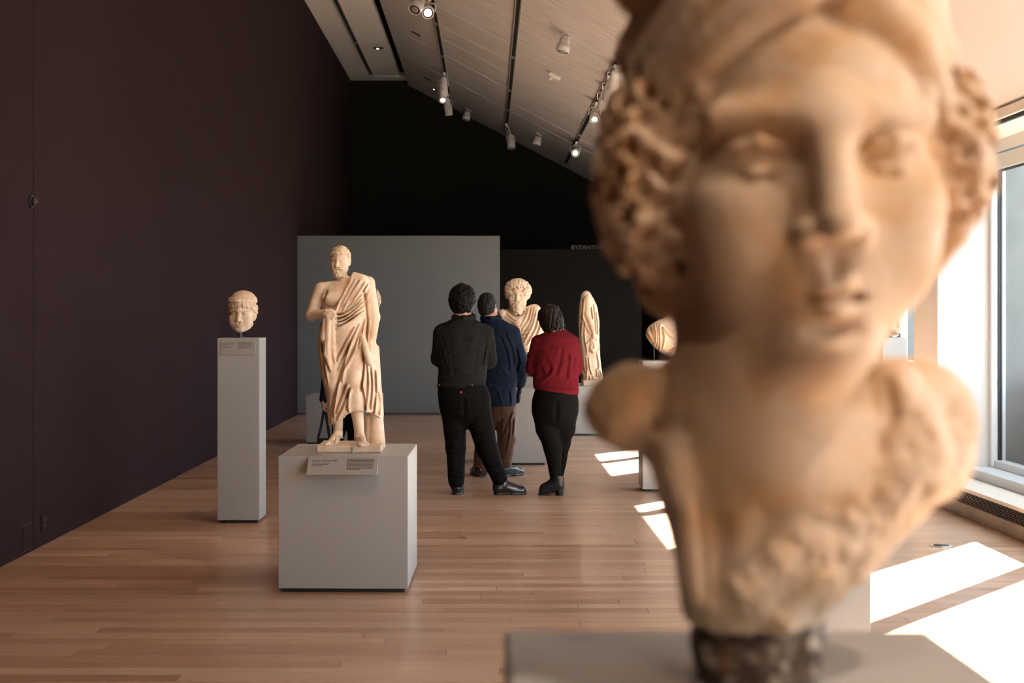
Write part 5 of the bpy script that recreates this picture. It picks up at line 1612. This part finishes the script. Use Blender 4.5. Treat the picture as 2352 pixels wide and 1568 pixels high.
def visitor_red():
    d = 11.58; u = d / F_PX; Q = QQ(d)
    base = Vector((Q(1276, 0)[0], d, 0))
    J = dict(neck=Q(1276, 766), pelvis=Q(1275, 915), shoulder=(Q(1238, 786), Q(1314, 786)), elbow=(Q(1226, 846, .05), Q(1324, 846, .05)), wrist=(Q(1252, 866, .22), Q(1298, 866, .22)),
             hand=(((1, .3, .2), (0, .3, 1), .7, 1), ((-1, .3, .2), (0, .3, 1), .7, -1)), hip=(Q(1252, 935), Q(1298, 935)), knee=(Q(1270, 1020, .02), Q(1294, 1015, .12)), ankle=(Q(1277, 1088), Q(1287, 1066, .16)),
             toe=(np.array((-.8, .2, -.55)), np.array((-.2, .8, -.55))))
    o, F = person_body('visitor in dark red sweater, black leggings and heeled ankle boots', d, base, Q(1195, 1146, -.34), Q(1350, 690, .52), Q(1266, 732, .06), 165, 16, 15, J)
    def tail(G):
        # wavy strands falling from the crown to the nape and one shoulder
        rs = random.Random(3)
        for i in range(150):
            a = rs.uniform(-1.9, 1.9); L_ = rs.uniform(.7, 1.0); ph = rs.uniform(0, 6.28)
            pts = []
            for k in range(8):
                t = k / 7 * L_
                x = 8.7 * math.sin(a) * (1 - .45 * max(0, t - .45)) - 3.0 * t * t
                y = 1.6 + 9.7 * math.cos(a) * (1 - .25 * max(0, t - .5))
                z = 7.5 - 24 * t
                w_ = 1.0 * math.sin(ph + 9 * t)
                sc_ = 1 if z < 2 else math.sqrt(max(.05, 1 - ((z - 2) / 9.6) ** 2))
                pts.append((x * sc_ + w_, y * sc_ + .7 * math.cos(ph + 9 * t), z))
            G.path(pts, [.6, .65, .65, .65, .6, .55, .45, .3], .2)
    curls(F, 200, 41, (0, 1.8, 1.6), (8.3, 9.3, 10.0), lambda x, y: 5.5 if y < -3 else 5.0, .6, .9, .0046, 'hair_brown', o, tail, .004, -12)
    v = Vox(Q(1196, 915, -.26), Q(1352, 752, .36), .0055)
    row = lambda py, xl, xr, ry, dy=0.0: (Q(0, py)[2], (Q(xl, 0)[0] + Q(xr, 0)[0]) / 2, d + dy, (xr - xl) / 2 * u, ry)
    v.loft([row(757, 1262, 1298, .07), row(764, 1246, 1310, .09), row(776, 1232, 1321, .115), row(800, 1226, 1326, .13), row(840, 1224, 1328, .14), row(870, 1224, 1329, .145), row(890, 1226, 1329, .145), row(905, 1228, 1329, .145)], 0)
    v.cap(Q(1236, 788), Q(1225, 846, .04), .062, .062, .03); v.cap(Q(1225, 846, .04), Q(1252, 864, .2), .058, .045, .02)
    v.cap(Q(1314, 786), Q(1323, 846, .04), .060, .060, .03); v.cap(Q(1323, 846, .04), Q(1298, 864, .2), .056, .045, .02)
    v.path([Q(1264, 760, .04), Q(1262, 762, -.03), Q(1280, 764, -.07), Q(1298, 760, -.03), Q(1294, 757, .04)], .017, .01)
    # blouson hem: the body hangs over a ribbed band
    hx = [Q(x, 0)[0] for x in (1200, 1228, 1250, 1280, 1305, 1335)]; hz = [Q(0, y_)[2] for y_ in (890, 893, 896, 900, 905, 906)]
    zz = np.interp(v.ax[0], hx, hz).astype(np.float32)
    v.cut(lambda X, Y, Z: zz[:, None, None] - Z + 0 * Y)
    g = fold_set([[(1234, 868), (1252, 862), (1268, 845)], [(1252, 820), (1264, 838), (1262, 856)], [(1238, 840), (1248, 858), (1246, 872)], [(1230, 880), (1270, 884), (1318, 888)], [(1232, 872), (1260, 876)], [(1290, 800), (1286, 830), (1276, 860)], [(1306, 810), (1304, 840), (1298, 870)], [(1320, 820), (1318, 845)], [(1262, 790), (1280, 800)], [(1300, 862), (1312, 880)]], 4.6, 2.4)
    g += [([(1230, 884), (1280, 890), (1328, 893)], 1.4, -3.0)]
    v.relief(strokes(v, g, d - .12), CAMSIDE(d, .0, .05))
    vpart('sweater', v, 'red', o, lambda p: vnoise(p * (1, 1, 1.4), 0.06, 3, 12) * 0.006)
    w = Vox(Q(1205, 1100, -.26), Q(1345, 880, .36), .0055)
    w.loft([row(995, 1266, 1288, .02), row(972, 1240, 1312, .11), row(945, 1225, 1325, .155), row(925, 1221, 1329, .165), row(905, 1226, 1327, .15), row(888, 1232, 1324, .13)], 0)
    w.path([Q(1252, 945), Q(1258, 985), Q(1270, 1030, .02), Q(1277, 1104, .005)], [.108, .092, .070, .043], .03)
    w.path([Q(1298, 945), Q(1296, 985, .06), Q(1293, 1020, .12), Q(1287, 1092, .19)], [.106, .088, .064, .042], .03)
    w.cap(Q(1276, 925, -.17), Q(1277, 985, -.13), .008, .012, .03, sub=True)
    vpart('leggings', w, 'leggings', o, lambda p: vnoise(p, 0.08, 2, 15) * 0.003)
    hl = Q(1297, 0); shoe(o, (hl[0], d - .0, 0), (-1, .12, 0), .215, .10, .062, high=True)
    hl = Q(1287, 0); shoe(o, (hl[0], d + .14, 0), (-.25, 1, 0), .23, .10, .062, high=True)
    return o
visitor_red()


def visitor_hidden():
    d = 14.6; u = d / F_PX; Q = QQ(d)
    base = Vector((Q(795, 0)[0], d, 0))
    J = dict(neck=Q(797, 742), pelvis=Q(797, 905), shoulder=(Q(766, 758), Q(830, 758)), elbow=(Q(754, 836), Q(828, 830, .05)), wrist=(Q(744, 916), Q(812, 850, .2)),
             hand=(((-.05, .05, -1), (-1, .2, 0), .8, 1), ((-.6, .6, 0), (0, .2, 1), .6, -1)), hip=(Q(780, 915), Q(812, 915)), knee=(Q(776, 985, .02), Q(812, 985, .02)), ankle=(Q(772, 1040), Q(812, 1040)),
             toe=(np.array((0, 1, 0)), np.array((.1, 1, 0))))
    o, F = person_body('visitor in midnight blue coat hidden behind the draped statue, one arm showing', d, base, Q(725, 1062, -.3), Q(850, 690, .45), Q(797, 716, .0), 180, 4, 0, J)
    curls(F, 200, 51, (0, 1.2, 3.0), (7.9, 9.6, 8.8), lambda x, y: 5.5 if y < -3 else -5, .8, .8, .006, 'hair_brown', o, None, .005)
    v = Vox(Q(728, 930, -.25), Q(850, 730, .35), .0062)
    row = lambda py, xl, xr, ry: (Q(0, py)[2], (Q(xl, 0)[0] + Q(xr, 0)[0]) / 2, d, (xr - xl) / 2 * u, ry)
    v.loft([row(738, 784, 810, .07), row(748, 766, 828, .11), row(790, 762, 832, .13), row(850, 766, 828, .13), row(905, 764, 830, .14)], 0)
    v.path([Q(766, 760), Q(754, 836), Q(743, 917)], [.062, .055, .042], .02)
    v.cap(Q(828, 760), Q(830, 832, .05), .06, .055, .02); v.cap(Q(830, 832, .05), Q(812, 848, .18), .05, .042, .02)
    vpart('coat', v, 'coat', o, lambda p: vnoise(p, .07, 2) * .005)
    w = Vox(Q(750, 1056, -.2), Q(840, 890, .2), .0062)
    w.path([Q(781, 905), Q(778, 985, .02), Q(772, 1042)], [.09, .07, .055], .02); w.path([Q(812, 905), Q(813, 985, .02), Q(812, 1042)], [.09, .07, .055], .02)
    vpart('trousers', w, 'jeans_black', o)
    for x in (772, 812):
        hl = Q(x, 0); shoe(o, (hl[0], d - .07, 0), (0, 1, 0), .27, .08, name='shoe')
    # bag strap looped over the hanging hand
    t = thing('shoulder_bag', 'black bag hanging on a long strap beside the draped statue', 'bag', tuple(Q(744, 1000)))
    rel = lambda px, py, dy=0: tuple(Q(px, py, dy) - Q(744, 1000))
    for pts in ([(744, 938), (741, 960), (736, 985), (730, 1008)], [(746, 938), (750, 960), (754, 985), (757, 1008)]):
        mb = MB()
        for i in range(len(pts) - 1):
            a = np.array(rel(*pts[i])); b = np.array(rel(*pts[i + 1])); w_ = np.array((.014, .0, .003))
            th = np.array((0, .004, 0))
            mb.add([a - w_ - th, a + w_ - th, b + w_ - th, b - w_ - th, a - w_ + th, a + w_ + th, b + w_ + th, b - w_ + th], [(0, 1, 2, 3), (7, 6, 5, 4), (0, 4, 5, 1), (1, 5, 6, 2), (2, 6, 7, 3), (3, 7, 4, 0)])
        mb.build('strap', M['black'], t)
    q = Vox(Q(722, 1062, -.1), Q(766, 1000, .1), .005)
    q.box(Q(729, 1056, -.05), Q(759, 1006, .05), .02)
    b_ = bpy.data.objects.new('bag_body', q.mesh('bag_body', M['black'], Q(744, 1000))); link(b_, t)
    return o
visitor_hidden()
# ------------------------------------------------------------------ ceiling: tracks, lamps, fittings
SA = math.atan(SL)
M['track'] = pmat('satin track rail', (0.42, 0.38, 0.34), 0.4, 0.5, metal=0.4)


def on_slope(x):
    return zc(x) + ZC0


def track(x, z, tilt, y0, y1, label, joints):
    o = thing('light_track', label, 'light track', (x, 0, z))
    o.rotation_euler = (0, tilt, 0)
    for s in (-1, 1):
        MB().box((s * .036 - .009, y0, -.016), (s * .036 + .009, y1, .004), .001).build('rail', M['track'], o)
    MB().box((-.027, y0, -.004), (.027, y1, .002)).build('slot', M['black'], o)
    for y in joints:
        MB().box((-.022, y - .07, -.018), (.022, y + .07, -.0042), .003).build('joint', M['track'], o)
    return o

track(-2.35, ZF, 0, Y0 + .1, 28.7, 'thin recessed light track in the flat strip of ceiling', [21.5, 25.3, 28.6])
TRK = {2: (-.753, 'dark light track nearest the fold of the sloping ceiling'), 3: (.363, 'dark light track down the middle of the sloping ceiling'), 4: (1.562, 'dark light track with the wire-wrapped lamps, right of the middle one'), 5: (2.75, 'unseen light track closest to the window wall, behind the foreground head')}  # the last track is unseen, added to carry a side lamp for the bust
for k_, (x, lab) in TRK.items():
    track(x, on_slope(x), SA if x < XK else math.atan((zc(XK) - ZK) / (3.49 - XK)), Y0 + .1, 28.75, lab, {2: [20.9, 23.5, 26.2], 3: [20.4, 23.4, 25.6, 27.6], 4: [17.6, 18.6, 21.5, 24.2, 26.5], 5: [12.0, 18.0, 24.0]}[k_])


def spot_lamp(label, x, y, z_mount, pos, aim, lit, size=.06, length=.20, energy=0.0, cone=0.5, cable=True, soft=.04, plate=False, col=None, blend=.6, tilt=SA):
    """track lamp: mount on the ceiling, stem, yoke, white housing with rim and lens; lit lamps carry their light"""
    pos = Vector(pos); a = (Vector(aim) - pos).normalized()
    o = thing('spot_lamp', label, 'spotlight', (x, y, z_mount), 0, 'ceiling spotlights')
    rel = pos - Vector((x, y, z_mount))
    if plate:
        m = MB().box((-.06, -.06, -.012), (.06, .06, 0), .003).build('mount_plate', M['lamp'], o); m.rotation_euler = (0, SA, 0); m.location = (0, 0, .0)
    else:
        m = MB().box((-.02, -.08, -.05), (.02, .08, -.006), .004).build('adapter', M['lamp'], o); m.rotation_euler = (0, tilt, 0)
    side = a.cross(Vector((0, 0, 1)));
    side = side.normalized() if side.length > .05 else Vector((1, 0, 0))
    top = rel + Vector((0, 0, size * 1.5))
    MB().tube([(0, 0, -.02), top], .010, 8).build('stem', M['lamp'], o)
    MB().tube([rel + side * size * 1.15, rel + side * size * 1.15 + Vector((0, 0, size * 1.2)), top, rel - side * size * 1.15 + Vector((0, 0, size * 1.2)), rel - side * size * 1.15], .007, 8).build('yoke', M['lamp'], o)
    b0 = rel - a * length * .5; b1 = rel + a * length * .5
    P_ = lambda t, r: (b0 + (b1 - b0) * t, r)
    prof = [P_(0, size * .35), P_(.06, size * .72), P_(.2, size * .80), P_(.45, size * .82), P_(.47, size), P_(.97, size), P_(1.0, size * .96)]
    body = MB().tube([p for p, r in prof], [r for p, r in prof], 20).build('housing', M['lamp'], o)
    MB().tube([b0 + (b1 - b0) * .70, b0 + (b1 - b0) * .74], size * 1.03, 20).build('band', M['lamp'], body)
    MB().tube([b1 + a * .0005, b1 + a * .002], size * .90, 20).build('baffle', M['grille'], body)
    MB().tube([b1 + a * .0022, b1 + a * .004, b1 + a * .012], [size * .60, size * .58, size * .40], 20).build('lens', M['lens' if lit else 'lens_off'], body)
    n = 20
    rim = [b1 + (side * math.cos(t) + side.cross(a) * math.sin(t)) * size * .93 for t in np.linspace(0, 2 * math.pi, n)]
    MB().tube(rim, size * .09, 6, False).build('rim', M['lamp'], body)
    if cable:
        q = [Vector((.01, .05, -.03)), rel * .35 + side * .05 + Vector((0, .05, 0)), rel * .7 - side * .03 + Vector((0, .07, 0)), b0 + Vector((0, 0, .01))]
        MB().tube([Vector(p) for p in smooth_poly([np.array(p) for p in q], 5)], .005, 6).build('cable', M['lamp'], o)
    if energy > 0:
        l = bpy.data.lights.new('spot_beam', 'SPOT'); l.energy = energy * SPOT_GAIN; l.color = col or WARM; l.spot_size = cone; l.spot_blend = blend; l.shadow_soft_size = soft
        lo = link(bpy.data.objects.new('spot_beam', l), o); lo.location = b1 + a * .01
        lo.rotation_euler = a.to_track_quat('-Z', 'Y').to_euler()
    return o


def tl(label, k_, y, aim, lit=True, energy=0.0, drop=.24, dx=-.03, cone=.4, size=.062, length=.21, **kw):
    x = TRK[k_][0]; z = on_slope(x)
    if x > XK: kw['tilt'] = math.atan((zc(XK) - ZK) / (3.49 - XK))
    return spot_lamp(label, x, y, z - .022, (x + dx, y, z - drop), aim, lit, size, length, energy, cone, **kw)

FRONT = (-.6, 6, .8)
# lamps in view
tl('lit spotlight at the top edge of the photo, front lamp of the pair', 2, 19.0, (-.55, 12, 3.4), True, 60, .24, -.05, cone=.7, size=.085, length=.27)
tl('white spotlight at the top edge, rear lamp of the pair', 2, 18.5, (-2.6, 15, 1.4), False, 0, .24, -.16, size=.085, length=.26)
tl('upper lamp of the three-lamp cluster near the far wall', 2, 25.0, (-.9, 26.0, 1.0), False, 0, .26, -.03, size=.075, length=.34)
tl('lit middle lamp of the three-lamp cluster near the far wall', 2, 26.0, (-.85, 21.5, 1.0), True, 90, .26, -.07, cone=.6, size=.075, length=.30)
tl('lowest lamp of the three-lamp cluster near the far wall', 2, 27.4, (-.3, 28.4, 2.0), False, 0, .26, -.02, size=.075, length=.32)
tl('white spotlight hanging at the far end of the middle track', 3, 27.3, (.6, 26.6, 1.0), False, 0, .36, .08, size=.075, length=.26)
tl('unlit spotlight, upper one of the wire-wrapped cluster', 4, 17.4, (1.2, 19.6, 1.0), False, 0, .20, -.02, size=.07, length=.26)
tl('unlit spotlight, middle one of the wire-wrapped cluster', 4, 18.2, (1.2, 20.4, 1.0), False, 0, .20, -.02, size=.07, length=.26)
tl('unlit spotlight, lower one of the wire-wrapped cluster', 4, 19.0, (1.2, 21.4, 1.0), False, 0, .20, -.02, size=.07, length=.26)
tl('lit spotlight just below the wire-wrapped cluster', 4, 20.4, (1.28, 17.7, 1.2), True, 260, .20, -.03, cone=.30, size=.075, length=.2)
tl('lit spotlight farthest along the track nearest the windows', 4, 25.0, (1.1, 15, 1.0), True, 60, .20, -.03, cone=.6, size=.075, length=.2)
# single lamps on plates between the tracks
for lab, x, y, s_ in (('white cup lamp on a plate beside the foreground hair', .95, 17.3, .085), ('small white cup lamp on a plate low on the slope', .95, 26.6, .075), ('small white cup lamp close to the far wall', -.394, 28.3, .075)):
    z = on_slope(x)
    spot_lamp(lab, x, y, z, (x - .03, y - .04, z - .13), (x - .35, y - .2, z - 1.4), False, s_, .16, 0, cable=False, plate=True)
# sensor
z = on_slope(.95)
k = thing('ceiling_sensor', 'small white box sensor on the sloping ceiling', 'sensor', (.95, 20.1, z)); k.rotation_euler = (0, SA, 0)
MB().box((-.09, -.05, -.05), (.09, .05, 0), .012).build('housing', M['lamp'], k)
MB().tube([(-.02, 0, -.05), (-.05, 0, -.10)], .025, 12).build('detector_eye', M['lamp'], k)
# slots
for y, w_ in ((22.7, 'nearer'), (27.0, 'farther')):
    x = -1.148
    k = thing('ceiling_slot', 'small dark slot in the sloping ceiling, the %s of the two' % w_, 'vent', (x, y, on_slope(x))); k.rotation_euler = (0, SA, 0)
    MB().box((-.08, -.06, -.004), (.08, .06, .001)).build('slot_frame', M['grille'], k)
    MB().box((-.075, -.055, -.006), (.075, .055, -.003)).build('slot_dark', M['black'], k)
# downlights
def downlight(label, x, y, z, tilt, r, col_mat):
    k = thing('downlight', label, 'downlight', (x, y, z)); k.rotation_euler = (0, tilt, 0)
    MB().lathe([(r, -.001), (r, -.006), (r * .92, -.008)], 24).build('trim_ring', M['black'], k)
    MB().lathe([(r * .8, -.008), (r * .5, -.0095), (r * .1, -.0096)], 24).build('reflector', M['grille'], k)
    MB().lathe([(r * .22, -.0097), (r * .22, -.016), (r * .12, -.02)], 16, (-r * .12, 0, 0)).build('bulb', M[col_mat], k)
    return k
downlight('recessed round downlight in the flat strip of ceiling', -1.99, 25.8, ZF, 0, .10, 'lens')
downlight('tiny glowing downlight at the far end of the sloping ceiling', -1.05, 27.9, on_slope(-1.05), SA, .06, 'lens')

# lamps out of the frame that light the sculptures
tl('added side spotlight above the camera aimed at the foreground bust', 5, -.2, (.21, .95, 1.50), True, 26, cone=.30, soft=.06)  # added for more light on the bust from the right
tl('added fill spotlight on the middle track aimed at the foreground bust', 3, -1.6, (.2, .95, 1.5), True, 170, cone=.30, soft=.06)  # unseen fill lamp, added to lift the dark left side of the bust
tl('high spotlight above the foreground bust', 4, -.3, (.21, .95, 1.5), True, 460, cone=.34)
tl('spotlight aimed at the standing statue from the windows', 4, 5.6, (-.74, 7.8, 1.35), True, 330, cone=.22)
tl('spotlight aimed at the standing statue from the middle track', 3, 5.0, (-.74, 7.8, 1.3), True, 120, cone=.24)
tl('spotlight aimed at the head on the slim pillar', 3, 7.4, (-1.74, 10.1, 1.42), True, 170, cone=.16)
tl('spotlight aimed at the bearded bust', 4, 11.2, (.30, 14.2, 1.5), True, 420, cone=.20)
tl('spotlight aimed at the headless figure', 4, 14.2, (1.28, 17.75, 1.2), True, 330, cone=.22)
tl('spotlight aimed at the draped bust', 4, 8.9, (1.5, 11.9, 1.4), True, 300, cone=.18)
tl('spotlight aimed over the standing statue from behind', 3, 15.0, (-.74, 7.6, .6), True, 400, cone=.26, blend=1.0)
tl('spotlight washing the floor by the purple wall', 2, 3.4, (-2.0, 7.0, 0.0), True, 420, cone=1.5, blend=1.0, col=TUNGSTEN)
tl('second spotlight washing the floor by the purple wall', 2, 9.0, (-1.8, 10.5, 0.0), True, 260, cone=1.5, blend=1.0, col=TUNGSTEN)
# fine seams between the ceiling boards
for q, (ys, xa_, xb_) in enumerate(((19.6, -.7, .32), (20.9, -.7, .3), (21.9, -.68, .3), (23.3, -1.5, .3), (25.6, -1.5, 2.1), (24.6, .42, 2.1), (18.2, .42, 2.1), (22.6, 1.65, 2.1))):
    s_ = empty('trim_%d' % (5 + q), ((xa_ + xb_) / 2, ys, on_slope((xa_ + xb_) / 2))); s_['kind'] = 'structure'; s_.rotation_euler = (0, SA, 0)
    w_ = (xb_ - xa_) / 2 / math.cos(SA)
    MB().box((-w_, -.006, -.004), (w_, .006, .001)).build('seam_strip', M['ceiling_flat'], s_)
